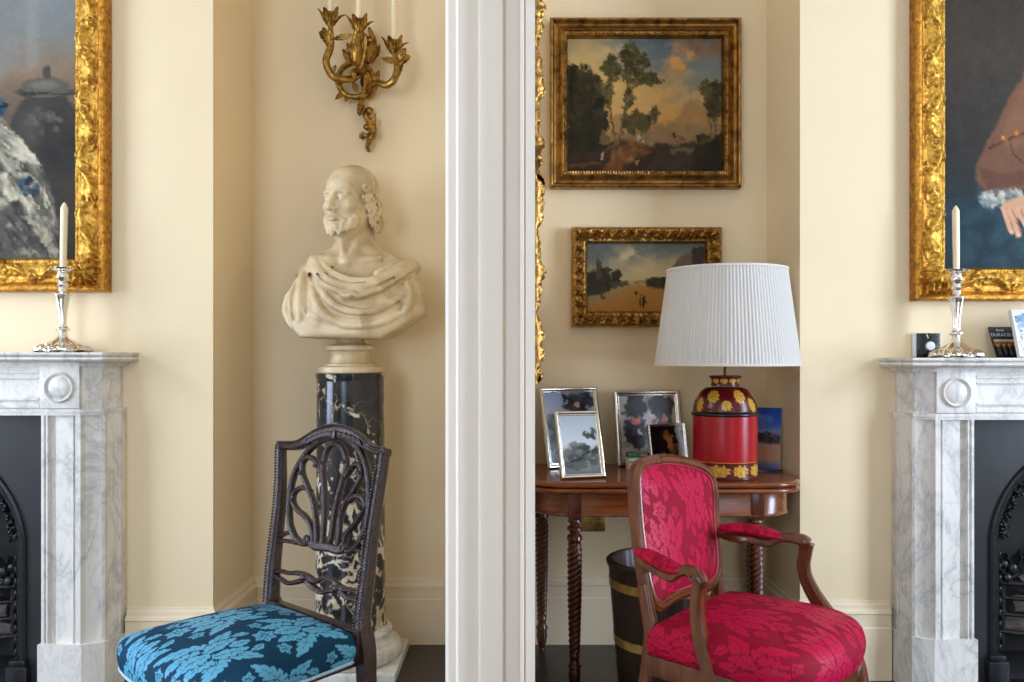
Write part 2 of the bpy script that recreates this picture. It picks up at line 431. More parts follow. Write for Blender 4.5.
M['carrara'] = marble('carrara_marble', (.83, .775, .705), (.40, .385, .375))
M['plinth'] = marble('white_plinth_marble', (.80, .77, .70), (.40, .38, .36), 5)
M['statuary'] = NT('aged_statuary_marble')
t = M['statuary']; f = t.noise(9, 6, .8); f2 = t.noise(40, 4)
c = t.ramp(f, [(.3, (.42, .295, .155)), (.55, (.66, .505, .30)), (.8, (.75, .60, .395))]); c = t.mixc(t.ramp(f2, [(.6, g3(0)), (.8, g3(.3))]), c, (.42, .34, .24))
t.set(Base_Color=c, Roughness=.42); t.bump(f2, .06, .003); M['statuary'] = t.m
t = NT('black_gold_marble'); w0 = t.map((1, 1, .7)); nz = t.n('TexNoise', {'Vector': w0, 'Scale': 7.0, 'Detail': 8.0}).outputs[1]
w = t.n('MixRGB', {'Fac': .24, 'Color1': w0, 'Color2': nz}).outputs[0]
vo = t.n('TexVoronoi', {'Vector': w, 'Scale': 25.0}, feature='DISTANCE_TO_EDGE').outputs['Distance']
vo2 = t.n('TexVoronoi', {'Vector': w, 'Scale': 9.0}, feature='DISTANCE_TO_EDGE').outputs['Distance']
sep = t.n('SeparateXYZ', {'Vector': t.tc.outputs['Object']}).outputs[2]
hz = t.n('MapRange', {'Value': sep, 'From Min': .15, 'From Max': 1.0, 'To Min': .12, 'To Max': -.085}).outputs[0]
msk = t.math('ADD', t.noise(13, 6, .8), hz)
f = t.math('MULTIPLY', t.ramp(vo, [(0, g3(1)), (.10, g3(.9)), (.17, g3(0))]), t.ramp(msk, [(.52, g3(0)), (.58, g3(1))]))
f2 = t.math('MULTIPLY', t.ramp(vo2, [(0, g3(.8)), (.012, g3(.25)), (.02, g3(0))]), t.ramp(t.noise(4, 3), [(.42, g3(0)), (.58, g3(1))]))
f = t.math('MAXIMUM', f, f2)
cc = t.ramp(t.noise(14, 4), [(.3, (.50, .36, .20)), (.6, (.72, .62, .48))])
c = t.mixc(f, t.ramp(t.noise(12, 4), [(.3, (.008, .008, .010)), (.7, (.03, .03, .036))]), cc)
t.set(Base_Color=c, Roughness=.14); M['portoro'] = t.m
M['gold'] = gilt('bright_giltwood', (.86, .49, .085), (.26, .11, .016), .36, 70, .9)
M['gold2'] = gilt('burnished_orange_gilding', (.66, .31, .045), (.24, .095, .013), .38, 60, .8)
M['oldgold'] = gilt('aged_giltwood', (.56, .31, .08), (.15, .068, .018), .36, 60)
M['dimgold'] = gilt('dull_gilt_moulding', (.42, .22, .055), (.12, .055, .016), .36, 25, .25)
M['bronze'] = gilt('gilt_bronze', (.44, .24, .05), (.12, .058, .012), .34, 60, .35)
M['silver'] = simple('polished_silver', (.80, .76, .70), .17, 1, .1, 60, .12)
M['silverframe'] = simple('silver_plate_frame', (.80, .75, .66), .2, 1, .06, 20, .03)
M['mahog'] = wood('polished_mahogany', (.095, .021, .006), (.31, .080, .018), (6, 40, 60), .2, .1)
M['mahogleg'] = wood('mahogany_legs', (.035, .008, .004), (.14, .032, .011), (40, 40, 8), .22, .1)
M['walnut'] = wood('walnut_show_frame', (.055, .013, .004), (.21, .052, .013), (30, 30, 8), .24, .1)
M['rosewood'] = wood('carved_dark_mahogany', (.014, .007, .008), (.050, .020, .018), (40, 40, 12), .26, .15, carve=.55)
M['black'] = simple('black_cast_iron', (.014, .014, .016), .32, .3, .3, 40, .25)
M['slate'] = simple('black_slate', (.022, .022, .025), .36, 0, .15, 6, .05)
M['soot'] = simple('sooty_firebrick', (.02, .018, .017), .8, 0, .3, 12, .4)
M['log'] = simple('charred_log', (.13, .10, .08), .8, 0, .5, 18, .6)
M['brass'] = simple('aged_brass', (.62, .44, .14), .3, 1, .2, 40, .06)
M['bucket'] = wood('dark_coopered_oak', (.010, .004, .003), (.045, .015, .009), (50, 50, 5), .42, .0)
t = NT('candle_wax'); t.set(Base_Color=t.ramp(t.noise(20, 3), [(.3, (.86, .72, .46)), (.7, (.90, .78, .53))]), Roughness=.42)
t.b.inputs['Subsurface Weight'].default_value = .25; t.b.inputs['Subsurface Radius'].default_value = (.02, .012, .006); t.b.inputs['Subsurface Scale'].default_value = .5; M['wax'] = t.m
M['wick'] = simple('burnt_wick', (.02, .015, .012), .9)
M['paint'] = attr_mat('oil_painting', .5, .0, spec=.12); M['photo'] = attr_mat('photo_print', .3, .0, spec=.2)
M['card'] = attr_mat('printed_card', .4); M['toleattr'] = attr_mat('painted_toleware', .28, .1, spec=.3)
M['blue'] = damask_mat('blue_silk_damask', (.002, .042, .090), (.125, .42, .62), .7, .42, .0, (.6, .85, 1))
M['red'] = damask_mat('crimson_silk_damask', (.27, .0006, .018), (.49, .0015, .046), .7, .45, .0, (1, .35, .45))
M['redgimp'] = simple('crimson_gimp', (.40, .03, .05), .6, 0, .3, 200, .3)
M['bluetrim'] = simple('pale_blue_piping', (.42, .60, .72), .6, 0, .2, 200, .3)
t = NT('pleated_white_silk'); t.set(Base_Color=t.ramp(t.noise(200, 2), [(.3, (.90, .83, .755)), (.7, (.94, .87, .795))]), Roughness=.75)
tr = t.n('BsdfTranslucent', {'Color': (.85, .82, .76, 1)}); mx = t.n('MixShader', {0: .38}); out = t.t.nodes['Material Output']
t.t.links.new(t.b.outputs[0], mx.inputs[1]); t.t.links.new(tr.outputs[0], mx.inputs[2]); t.t.links.new(mx.outputs[0], out.inputs[0]); M['shade'] = t.m
M['blackgloss'] = simple('black_glossy_stone', (.014, .014, .016), .2, 0, .6, 60, 0)
M['plastic'] = simple('white_plastic', (.80, .81, .83), .35, 0, .02, 10, 0)
M['paper'] = simple('white_card', (.78, .76, .71), .6, 0, .03, 20, 0)
M['mirror'] = simple('old_mirror_glass', (.75, .74, .70), .06, 1, .05, 5, 0)
M['cable'] = simple('black_flex', (.015, .015, .015), .5)
M['cardboard'] = simple('black_packaging', (.02, .02, .02), .35)
M['copper'] = simple('copper_print', (.50, .20, .06), .35, .5)
M['velvet'] = simple('black_velvet_backing', (.012, .012, .014), .85)
# =================================================================== the two rooms
DL, DR, ZA = 3.00, 3.05, 3.43           # chimney breast faces (left, right room) and the alcove wall
xCL, xCR0, xCR1 = (213-CX)*DL/F, (800-CX)*DR/F, (766-CX)*ZA/F
xCLb = (253-CX)*ZA/F
FCL, FCR = -2.135, 2.077                # centres of the two fireplaces
CEIL = 3.15; XL, XR, YF = -3.75, 3.75, -2.6
XPL, XPR = -.142, .0                    # faces of the partition between the rooms
MH_L, MH_R = 1.196, 1.177               # mantel heights
def chimney(name, cx, D, x0, x1, x1b, flip):
    """breast with a firebox opening .74 wide, .86 high"""
    mb = MB(); w, h, dp = .385, .88, .36
    if not flip:
        mb.prism([(x0, D), (cx-w, D), (cx-w, ZA+.1), (x0, ZA+.1)], 0, CEIL)
        mb.prism([(cx+w, D), (x1, D), (x1b, ZA+.1), (cx+w, ZA+.1)], 0, CEIL)
    else:
        mb.prism([(x0, D), (cx-w, D), (cx-w, ZA+.1), (x1b, ZA+.1)], 0, CEIL)
        mb.prism([(cx+w, D), (x1, D), (x1, ZA+.1), (cx+w, ZA+.1)], 0, CEIL)
    mb.box((cx, (D+ZA+.1)/2, (h+CEIL)/2), (2*w, ZA+.1-D, CEIL-h))
    struct(name, mb, M['wall'], smooth=False)
chimney('wall_chimney_left', FCL, DL, -3.30, xCL, xCLb, False)
chimney('wall_chimney_right', FCR, DR, xCR0, 3.30, xCR1, True)
mb = MB(); mb.box(((XL+XPL)/2, ZA+.06, CEIL/2), (XPL-XL, .12, CEIL)); struct('wall_back_left', mb, M['wall'], smooth=False)
mb = MB(); mb.box(((XR+XPR)/2, ZA+.06, CEIL/2), (XR-XPR, .12, CEIL)); struct('wall_back_right', mb, M['wall'], smooth=False)
mb = MB(); mb.box(((XPL+XPR)/2, (1.86+ZA+.12)/2, CEIL/2), (XPR-XPL, ZA+.12-1.86, CEIL)); struct('wall_partition', mb, M['wall'], smooth=False)
# over the wide opening and the stub of partition behind the camera
mb = MB(); mb.box(((XPL+XPR)/2, (YF+1.86)/2, 2.98), (XPR-XPL, 1.86-YF, .34)); struct('wall_lintel', mb, M['wall'], smooth=False)
mb = MB(); mb.box((0, (YF+ZA)/2, -.03), (XR-XL+.3, ZA-YF+.3, .06)); struct('floor', mb, M['floor'], smooth=False)
mb = MB(); mb.box((0, (YF+ZA)/2, CEIL+.03), (XR-XL+.3, ZA-YF+.3, .06)); struct('ceiling', mb, M['ceil'], smooth=False)
def wall_open(name, axis, pos, a0, a1, holes, thick=.14):
    """wall with window openings; axis 'x': runs along x at y=pos, axis 'y': runs along y at x=pos"""
    mb = MB(); z0, z1 = .55, 2.75
    def slab(p0, p1, q0, q1):
        c, d = ((p0+p1)/2, (q0+q1)/2), (p1-p0, q1-q0)
        if axis == 'x': mb.box((c[0], pos, c[1]), (d[0], thick, d[1]))
        else: mb.box((pos, c[0], c[1]), (thick, d[0], d[1]))
    slab(a0, a1, 0, z0); slab(a0, a1, z1, CEIL); e = a0
    for h0, h1 in holes: slab(e, h0, z0, z1); e = h1
    slab(e, a1, z0, z1)
    struct(name, mb, M['wall'], smooth=False)
SW, SR = (.55, 2.25), (.55, 1.70)        # side windows (depth range)
wall_open('wall_left', 'y', XL-.07, YF, ZA+.12, [SW]); wall_open('wall_right', 'y', XR+.07, YF, ZA+.12, [SR])
FW = [(-2.6, -1.2), (1.2, 2.6)]  # front openings behind the camera, added to let in fill light
wall_open('wall_front', 'x', YF-.07, XL, XR, FW)
def sash(name, axis, pos, a0, a1):
    mb = MB(); z0, z1 = .55, 2.75; b = .045
    def bar(p0, p1, q0, q1):
        c, d = ((p0+p1)/2, (q0+q1)/2), (p1-p0, q1-q0)
        if axis == 'x': mb.box((c[0], pos, c[1]), (d[0], .05, d[1]), .006)
        else: mb.box((pos, c[0], c[1]), (.05, d[0], d[1]), .006)
    bar(a0, a0+b, z0, z1); bar(a1-b, a1, z0, z1); bar(a0, a1, z0, z0+.07); bar(a0, a1, z1-b, z1); bar(a0, a1, 1.62, 1.67)
    m = (a0+a1)/2; bar(m-.012, m+.012, z0, z1)
    struct(name, mb, M['white'])
sash('window_1', 'y', XL-.09, *SW); sash('window_2', 'y', XR+.09, *SR)
sash('added_window_3', 'x', YF-.09, *FW[0]); sash('added_window_4', 'x', YF-.09, *FW[1])  # unseen front windows, added for the frontal fill
# ------------------------------------------------------------------ casing on the end of the partition
mb = MB()
mb.prism([(-.163, 1.93), (-.163, 1.815), (-.155, 1.80), (-.139, 1.80), (-.1365, 1.806), (-.134, 1.815), (-.093, 1.815), (-.0915, 1.808), (-.088, 1.808), (-.0865, 1.815),
          (-.0385, 1.815), (-.0365, 1.818), (-.0365, 1.832), (-.001, 1.832), (.0005, 1.818), (.009, 1.806), (.0115, 1.812), (.013, 1.80), (.0325, 1.80), (.0325, 1.93), (.0, 1.93), (.0, 1.88), (-.142, 1.88), (-.142, 1.93)], 0, 2.81)
struct('trim_1', mb, M['white'], smooth=False)
# ------------------------------------------------------------------ skirting
def skirting(name, path, h=.275):
    """path: plan polyline, room on the left-hand side of travel"""
    pr = [(0, 0), (.026, 0), (.026, h*.66), (.022, h*.675), (.022, h*.83), (.026, h*.845), (.024, h*.875), (.014, h*.90), (.013, h*.945), (.006, h*.965), (.004, h*.995), (0, h)]
    p = np.asarray(path, float); n = len(p); rows = []
    for i in range(n):
        ds = []
        if i > 0: ds.append(unit(p[i]-p[i-1]))
        if i < n-1: ds.append(unit(p[i+1]-p[i]))
        ns = [V(-d[1], d[0]) for d in ds]; b = unit(sum(ns)); k = 1/np.dot(b, ns[0])
        rows.append([(p[i][0]+b[0]*k*o, p[i][1]+b[1]*k*o, z) for o, z in pr])
    mb = MB(); A = np.array(rows); mb.grid(A)
    struct(name, mb, M['skirt'], ang=25)
skirting('baseboard_left', [(XPL, 1.94), (XPL, ZA), (xCLb, ZA), (xCL, DL), (FCL+.718, DL)], .277)
skirting('baseboard_right', [(FCR-.722, DR), (xCR0, DR), (xCR1, ZA), (XPR, ZA), (XPR, 1.94)], .288)
# ------------------------------------------------------------------ marble chimneypieces
def fireplace(cx, D, mh, lab1, lab2):
    y = lambda a: D-a
    def mir(poly): return poly+[(2*cx-a, b) for a, b in reversed(poly)]
    r = thing('mantelpiece', lab1, 'fireplace', (cx, D-.1, 0), 'carved marble chimneypieces')
    def half(o0, o1, o2, f, q1, q2): return [(cx+o2, D), (cx+o2, y(q2)), (cx+o1, y(q1)), (cx+o0, y(f))]
    # shelf with a moulded edge, built of offset layers
    mb = MB(); lay = [(0, .0), (.0, .006), (-.003, .012), (-.009, .0145), (-.003, .017), (0, .023), (-.004, .030), (-.014, .034)]
    z = mh
    def shelf(o): return mir([(cx+.76+o, D), (cx+.723+o, y(.19+o)), ])
    rows = []
    for o, dz in lay:
        pl = shelf(o); rows.append([(a, b, mh-dz) for a, b in pl])
    A = np.array(rows); mb.grid(A, flip=True); k = mb.n
    mb.add(A[0], [(3, 2, 1, 0)]); mb.add(A[-1], [(0, 1, 2, 3)])
    mb.build('mantel_shelf', M['carrara'], r, ang=50)
    # bed mould + frieze + lower fillet, stepping round the canted ends
    def ring(mbx, o, z0, z1, bev=0):
        pl = [(cx+.711+o, D), (cx+.711+o, y(.02)), (cx+.679+o*.9, y(.10+o)), (cx+.615, y(.13+o))]
        mbx.prism(mir(pl), z0, z1)
    fz1, fz0 = mh-.046, mh-.196
    mb = MB(); ring(mb, .012, mh-.0335, mh-.040); ring(mb, .006, mh-.040, fz1-.003)
    ring(mb, -.012, fz0, fz1)
    mb.box((cx, y(.122), fz0+.012), (.94, .012, .018), .004); mb.box((cx, y(.124), fz0+.034), (.94, .012, .010), .003)
    mb.box((cx, y(.122), fz1-.022), (.94, .012, .012), .004); mb.box((cx, y(.125), fz1-.042), (.94, .01, .006), .002)
    mb.build('frieze', M['carrara'], r, smooth=False)
    mb = MB(); ring(mb, .004, fz0-.012, fz0); ring(mb, .0, fz0-.022, fz0-.011); mb.build('fillet_moulding', M['carrara'], r, smooth=False)
    zt = fz0-.022
    for sg in (-1, 1):
        X = lambda o: cx+sg*o
        # end block with its turned roundel
        mb = MB(); mb.box((X(.545), y(.125), (fz0+fz1)/2), (.137, .02, fz1-fz0-.004), .002)
        blk = sub(mb.build('corner_block', M['carrara'], r), r)
        mb = MB(); pr = [(.0001, .010), (.030, .009), (.036, .005), (.038, .001), (.042, .001), (.044, .007), (.048, .010), (.052, .007), (.054, 0)]
        th = np.linspace(0, 2*PI, 48, endpoint=False); c = (X(.545), y(.135), (fz0+fz1)/2)
        G = np.array([[(c[0]+q*math.cos(a), c[1]-h_, c[2]+q*math.sin(a)) for a in th] for q, h_ in pr]); mb.grid(G, closed_v=True)
        mb.build('roundel', M['carrara'], blk)
        # jamb: fluted front, canted side panels with fillets between
        mb = MB(); zb = .187
        pl = [(.475, 0), (.475, .12), (.478, .128), (.487, .128), (.490, .118), (.4925, .118), (.495, .128), (.500, .128), (.503, .108), (.520, .108), (.523, .118), (.580, .118), (.583, .126), (.588, .126), (.590, .116), (.594, .116), (.597, .130), (.615, .130),
              (.617, .123), (.622, .112), (.668, .094), (.674, .104), (.684, .098), (.686, .086), (.705, .040), (.711, .042), (.711, 0)]
        mb.prism([(X(a), y(b)) for a, b in pl], zb, zt)
        mb.build('jamb', M['carrara'], r, smooth=False)
        mb = MB(); pl = [(.470, 0), (.470, .138), (.622, .138), (.688, .108), (.718, .03), (.718, 0)]
        mb.prism([(X(a), y(b)) for a, b in pl], 0, zb); mb.build('plinth_block', M['carrara'], r, smooth=False)
    # ---------------- cast iron arched insert
    s = thing('cast_iron_grate', lab2, 'grate', (cx, D, 0), 'arched cast iron grates')
    a, zc = .375, .50
    th = np.linspace(0, PI, 33)
    arc = [(cx+a*math.cos(q), zc+a*math.sin(q)) for q in th]
    # slate slips: rectangle with an arched hole
    mb = MB(); yo = y(.055)
    out = []
    for q, (px_, pz_) in zip(th, arc):
        c, n = math.cos(q), math.sin(q); k = min(.474/max(abs(c), 1e-6), (zt-zc)/max(n, 1e-6)); out.append((cx+k*c, zc+k*n))
    A = np.array([[(p[0], yo, p[1]) for p in [(cx+.474, .0)]+out+[(cx-.474, 0)]], [(p[0], yo, p[1]) for p in [(cx+a, .0)]+arc+[(cx-a, 0)]], [(p[0], yo+.05, p[1]) for p in [(cx+a, 0)]+arc+[(cx-a, 0)]]])
    mb.grid(A); 
    mb.build('slate_slip', M['slate'], s, smooth=False)
    # arch mouldings
    path = np.array([(cx+a, yo, .06)]+[(p[0], yo, p[1]) for p in arc]+[(cx-a, yo, .06)])
    mb = MB()
    for o, rr in ((.0, .012), (-.018, .008), (-.03, .010)):
        q = path.copy(); d = q-V(cx, 0, 0); k = (a+o)/a
        q[1:-1, 0] = cx+(q[1:-1, 0]-cx)*k; q[1:-1, 2] = zc+(q[1:-1, 2]-zc)*k; q[0, 0] = cx+a+o; q[-1, 0] = cx-a-o
        q = cr(q, 3); q[:, 1] += -o*.9
        mb.tube(q, rr, 8, up=(0, 1, 0))
    mb.build('arch_moulding', M['black'], s)
    for sg in (-1, 1):
        mb = MB(); mb.box((cx+sg*(a-.012), yo+.0, .045), (.075, .06, .09), .008); mb.box((cx+sg*(a-.012), yo+.0, .10), (.06, .05, .022), .008); mb.build('base_block', M['black'], s)
        # strip of cast flowers running up the inside of the arch
        mb = MB(); g = np.random.default_rng(3)
        for k in range(30):
            q = .10+.62*k/29; c = V(cx+sg*(a-.047)*math.cos(q), yo+.03, zc+(a-.047)*math.sin(q))
            for _ in range(3):
                o = g.normal(0, .006, 3); mb.ball(c+o+V(0, -.006, 0), g.uniform(.004, .009), 8, 6)
            if k % 3 == 0: mb.leaf(c, (g.normal(), -.6, g.normal()), (0, -1, .2), .03, .010, .3, 3, n=8)
        mb.build('floral_strip', M['black'], s); mb = MB()
        for k in range(9): mb.ball((cx+sg*(a-.047), yo+.03, .12+.042*k), (.007, .007, .016), 8, 6)
        mb.build('bead_strip', M['black'], s)
    # firebox
    mb = MB(); yi = y(-.02)
    A = np.array([[(p[0], yy, p[1]) for p in [(cx+(a-.03), 0.0)]+[(cx+(q[0]-cx)*.92, zc+(q[1]-zc)*.92) for q in arc]+[(cx-(a-.03), 0.0)]] for yy in (yo+.04, y(-.10))])
    mb.grid(A); b = A[1]; b2 = b.copy(); b2[:, 0] = cx+(b[:, 0]-cx)*.6; b2[:, 1] = y(-.28); b2[:, 2] *= .85
    mb.grid(np.array([b, b2])); k = mb.n; mb.add(b2, [tuple(range(len(b2)))])
    mb.add([(cx-a, yo+.04, .002), (cx+a, yo+.04, .002), (cx+a, y(-.28), .002), (cx-a, y(-.28), .002)], [(0, 1, 2, 3)])
    mb.build('firebox', M['soot'], s, smooth=False)
    mb = MB()
    xs = np.linspace(-.30, .30, 15)
    for zz, rr in ((.17, .010), (.235, .008), (.295, .008), (.35, .012)):
        mb.tube([(cx+q, y(-.01)-.075*(1-(q/.31)**2), zz) for q in np.linspace(-.315, .315, 25)], rr, 8)
    for sg in (-1, 1):
        for q in (.30, .16): mb.tube([(cx+sg*q, y(-.01)-.078*(1-(q/.31)**2), zz) for zz in (.12, .40)], .009, 8); mb.ball((cx+sg*q, y(-.01)-.078*(1-(q/.31)**2), .42), .020)
    mb.build('fire_bar_basket', M['black'], s)
    g = np.random.default_rng(5)
    for sg in (-1, 1):
        mb = MB()
        for k in range(5):
            mb.spiral((cx+sg*(.10+.055*k), y(-.02), .43+.05*math.sin(k*1.3)), .035, 1.6, V(sg, 0, 0), V(0, -.15, 1), .008, a0=k)
            mb.leaf((cx+sg*(.12+.045*k), y(-.01), .40), (sg*.3, -.3, 1), (0, -1, 0), .10, .022, .35, 4)
        mb.ball((cx+sg*.26, y(-.02), .40), (.025, .025, .03)); mb.ball((cx+sg*.29, y(0), .37), .02)
        mb.build('cast_crest', M['black'], s)
    for k in range(3):
        mb = MB(); z_ = .175+.078*k; p = cr([(cx-.27+.03*k, y(-.06), z_), (cx, y(-.05-.02*k), z_+.012), (cx+.27-.02*k, y(-.07), z_-.006)], 6); p[:, 2] += .004*np.sin(np.arange(len(p))*2.1)
        mb.tube(p, .030*(1+.08*np.sin(np.arange(len(p)))), 9)
        o = mb.build('firewood_log', M['log'])
        rename_mesh_origin(o); side = 'left' if cx < 0 else 'right'
        tag(o, ['bottom', 'middle', 'top'][k]+f' pale charred log in the grate of the {side} fireplace', 'log', f'logs in the {side} grate')
    return r
fireplace(FCL, DL, MH_L, 'white veined marble mantelpiece in the left room below the portrait of a silver dress', 'black arched cast iron fireplace grate inside the left marble mantelpiece')
fireplace(FCR, DR, MH_R, 'white veined marble mantelpiece in the right room below the portrait with a brown sleeve', 'black arched cast iron fireplace grate inside the right marble mantelpiece')
# =================================================================== picture frames
def frame_mb(TL, TR, BR, BL, prof, disp=None, step=.006, mi=0, mb=None, inward=True):
    """mitred moulding: prof = [(distance in from outer edge, height off the wall)]; disp(s, L, k, side) adds carved relief"""
    mb = mb or MB(); C = [np.asarray(c, float) for c in (TL, TR, BR, BL)]
    n = unit(np.cross(C[3]-C[0], C[1]-C[0])); pr = np.asarray(prof, float)
    for k in range(4):
        a, b = C[k], C[(k+1) % 4]; L = np.linalg.norm(b-a); d = (b-a)/L; inn = unit(np.cross(d, n))
        if np.dot(inn, (C[0]+C[1]+C[2]+C[3])/4-a) < 0: inn = -inn
        ns = max(2, int(L/step)) if disp else 2
        u = np.linspace(0, 1, ns)
        s_ = pr[:, 0][None]+u[:, None]*(L-2*pr[:, 0][None])
        h = np.broadcast_to(pr[:, 1][None], s_.shape).copy(); t = np.broadcast_to(pr[:, 0][None], s_.shape)
        if disp: h = h+disp(s_, L, t, k)
        G = a+s_[..., None]*d+t[..., None]*inn+h[..., None]*n
        mb.grid(G, mi=mi, flip=True)
    return mb
def wall_quad(px0, py0, px1, py1, D, dp=.045):
    """upright rectangle on the wall y = D whose front edge (dp off the wall) meets two opposite picture corners"""
    a, b = P(px0, py0, D-dp), P(px1, py1, D-dp)
    return V(a[0], D, a[2]), V(b[0], D, a[2]), V(b[0], D, b[2]), V(a[0], D, b[2])
def inset(q, t, h):
    TL, TR, BR, BL = q; ex = unit(TR-TL); ey = unit(TL-BL); n = unit(np.cross(BL-TL, TR-TL))
    return TL+t*ex-t*ey+n*h, TR-t*ex-t*ey+n*h, BR-t*ex+t*ey+n*h, BL+t*ex+t*ey+n*h
def slab_mb(q, t, h0, h1):
    mb = MB(); a = inset(q, t, h0); b = inset(q, t, h1)
    return mb.add(list(a)+list(b), [(3, 2, 1, 0), (4, 5, 6, 7), (0, 1, 5, 4), (1, 2, 6, 5), (2, 3, 7, 6), (3, 0, 4, 7)])
def rococo(w, amp, per=.23, seed=0, bead=.012):
    """carved relief: a meandering ridge, scrolls where it turns, cross-hatched ground, beaded sight edge"""
    def f(s, L, t, k):
        x = t/w; ph = s-L/2
        tc = .60+.17*np.sin(2*PI*ph/per+1.1*(k % 2))
        e = (x-tc)/.10
        r = amp*np.exp(-e*e)*(.7+.3*np.cos(4*PI*ph/per))
        r += amp*.7*np.exp(-((x-tc-.14)/.05)**2)*np.clip(np.sin(2*PI*ph/(per/3)+x*9), 0, 1)
        q = (ph/(per/2)) % 1-.5; q = q*per/2; dy = (x-.5)*w-.012*np.sign(np.sin(2*PI*ph/per))
        rr = np.hypot(q, dy); th = np.arctan2(dy, q)
        m = np.exp(-(rr/(.022))**4)*.75; r = r*(1-.5*m)+m*amp*.7*(.5+.5*np.sin(2*PI*rr/.016+th*2))
        r += amp*.55*np.exp(-((x-.5-.16*np.sin(2*PI*ph/(per*.5)+.6))/.06)**2)*np.clip(np.cos(2*PI*ph/(per*.5)+2), 0, 1)
        r += .0022*np.sin(2*PI*s/.010+seed)*np.sin(2*PI*t/.010)*((x < .36) & (x > .10))
        r += .0035*(np.abs(np.sin(PI*s/bead+t*150))-.4)*((x > .86) & (x < .97))
        r += .0025*fbm(s*60+seed, t*60, k*3.3, 3)*(x > .08)*(x < .97)
        ce = np.minimum(s, L-s); m = np.exp(-((ce-.5*w)/(.6*w))**4)*(x > .12)*(x < .9)
        r += m*amp*.7*(.4+.6*np.sin(2*PI*np.hypot(ce-.35*w, t-.35*w)/.022))
        return r
    return f
def carved(w, amp, seed=0, bead=.012):
    """dense leaf carving over the whole width"""
    def f(s, L, t, k):
        x = t/w; env = np.clip(np.sin(PI*np.clip(x, 0, 1)), 0, 1)**.6
        p = .045
        q = ((s-L/2)/p) % 1-.5; q = q*p; dy = t-.45*w; rr = np.hypot(q, dy); th = np.arctan2(dy, q)
        r = amp*(.5+.5*np.sin(5*th+rr*260))*np.exp(-(rr/.022)**2)
        r += amp*.55*np.abs(fbm(s*70+seed, t*70, k*2.1, 3))*2
        return r*env
    return f
def beadrow(w, x0, x1, amp, p):
    return lambda s, L, t, k: amp*(np.abs(np.sin(PI*s/p+t*0))-.5)*((t/w > x0) & (t/w < x1))+.0012*fbm(s*50, t*70, k, 2)
dense = lambda pts, n: np.array([(np.interp(u, np.linspace(0, 1, len(pts)), [p[0] for p in pts]), np.interp(u, np.linspace(0, 1, len(pts)), [p[1] for p in pts])) for u in np.linspace(0, 1, n)])
def painting_thing(name, label, q, cv, prof, disp, mat, w, hback=.0, step=.006, canvas_h=.012, cmat='paint', extra=None, group=None):
    base = (q[2]+q[3])/2
    r = thing(name, label, 'painting', base, group)
    if isinstance(mat, list):
        k = int(len(prof)*.46); mb = frame_mb(*q, prof[:k], disp, step); frame_mb(*q, prof[k-1:], disp, step, 1, mb); mb.build('frame', mat, r, ang=60)
    else: frame_mb(*q, prof, disp, step).build('frame', mat, r, ang=60)
    i = inset(q, w-.004, canvas_h)
    cv.C = cv.C*np.array((1.03, .985, .90))          # warm tint put into the canvas colours to counter the blue daylight
    picture('canvas', cv, *i, M[cmat], r)
    slab_mb(q, .012, .001, canvas_h-.0055).build('backing', M['velvet'], r, smooth=False)
    return r
# ------------------------------------------------------------------ large portraits over the mantelpieces
Wf = .122
prof_p = dense([(0, 0), (.0005, .040), (.004, .048), (.018, .050), (.024, .046), (.034, .034), (.050, .032), (.066, .040), (.082, .044), (.096, .036), (.104, .030), (.110, .032), (.116, .028), (.122, .012)], 44)
# left portrait: canvas ends at px 78 / py 267
cv = Canvas(-150, -80, 79, 268, 230, 348, (90, 92, 94))
cv.vgrad([(-80, (70, 76, 86)), (0, (122, 130, 140)), (30, (118, 126, 134)), (75, (128, 112, 100)), (110, (100, 88, 78)), (160, (64, 58, 54)), (268, (44, 41, 40))])
cv.poly([(-10, -80), (24, -80), (22, 70), (-10, 90)], (122, 126, 132), .6, 6); cv.poly([(30, -80), (42, -80), (40, 70), (28, 76)], (138, 142, 146), .5, 5)
cv.ell(48, 142, 36, 46, (58, 57, 55), 1, .12); cv.ell(47, 132, 27, 22, (84, 82, 78), .55, .5); cv.ell(60, 150, 20, 40, (38, 37, 37), .6, .6)
cv.blobs(46, 128, 16, 14, 26, 3.2, [(120, 118, 112), (96, 94, 90), (70, 70, 68)], .5, 4)
cv.poly([(32, 102), (64, 102), (62, 112), (34, 112)], (60, 59, 57)); cv.ell(48, 97, 29, 6, (66, 65, 62), 1, .2); cv.ell(48, 92, 24, 11, (88, 87, 83), 1, .15)
cv.ell(46, 90, 14, 5, (118, 117, 112), .6, .6); cv.ell(49, 77, 4.5, 7, (74, 70, 64), 1, .3); cv.line([(22, 99), (76, 99)], 2, (44, 43, 42), .8)
cv.satin([(-150, 60), (-60, 20), (-20, 95), (4, 124), (26, 150), (46, 178), (56, 205), (61, 235), (60, 268), (-150, 268)], (46, 45, 44), (92, 90, 86), (176, 173, 162), 9, 1.05, 3, 3)
cv.satin([(-20, 116), (6, 126), (30, 152), (44, 172), (22, 168), (0, 152), (-20, 160)], (100, 98, 92), (150, 147, 138), (206, 203, 192), 7, .75, 5, 2.5)
cv.satin([(0, 180), (30, 178), (48, 196), (57, 230), (52, 262), (40, 240), (24, 206), (0, 212)], (84, 82, 77), (138, 135, 125), (206, 202, 188), 6, 1.1, 8, 2.5)
cv.poly([(0, 216), (20, 212), (34, 240), (38, 268), (0, 268)], (52, 50, 49), .75, 6)
cv.blobs(30, 245, 26, 22, 60, 2.6, [(190, 186, 172), (120, 118, 110), (70, 68, 66)], .45, 21)
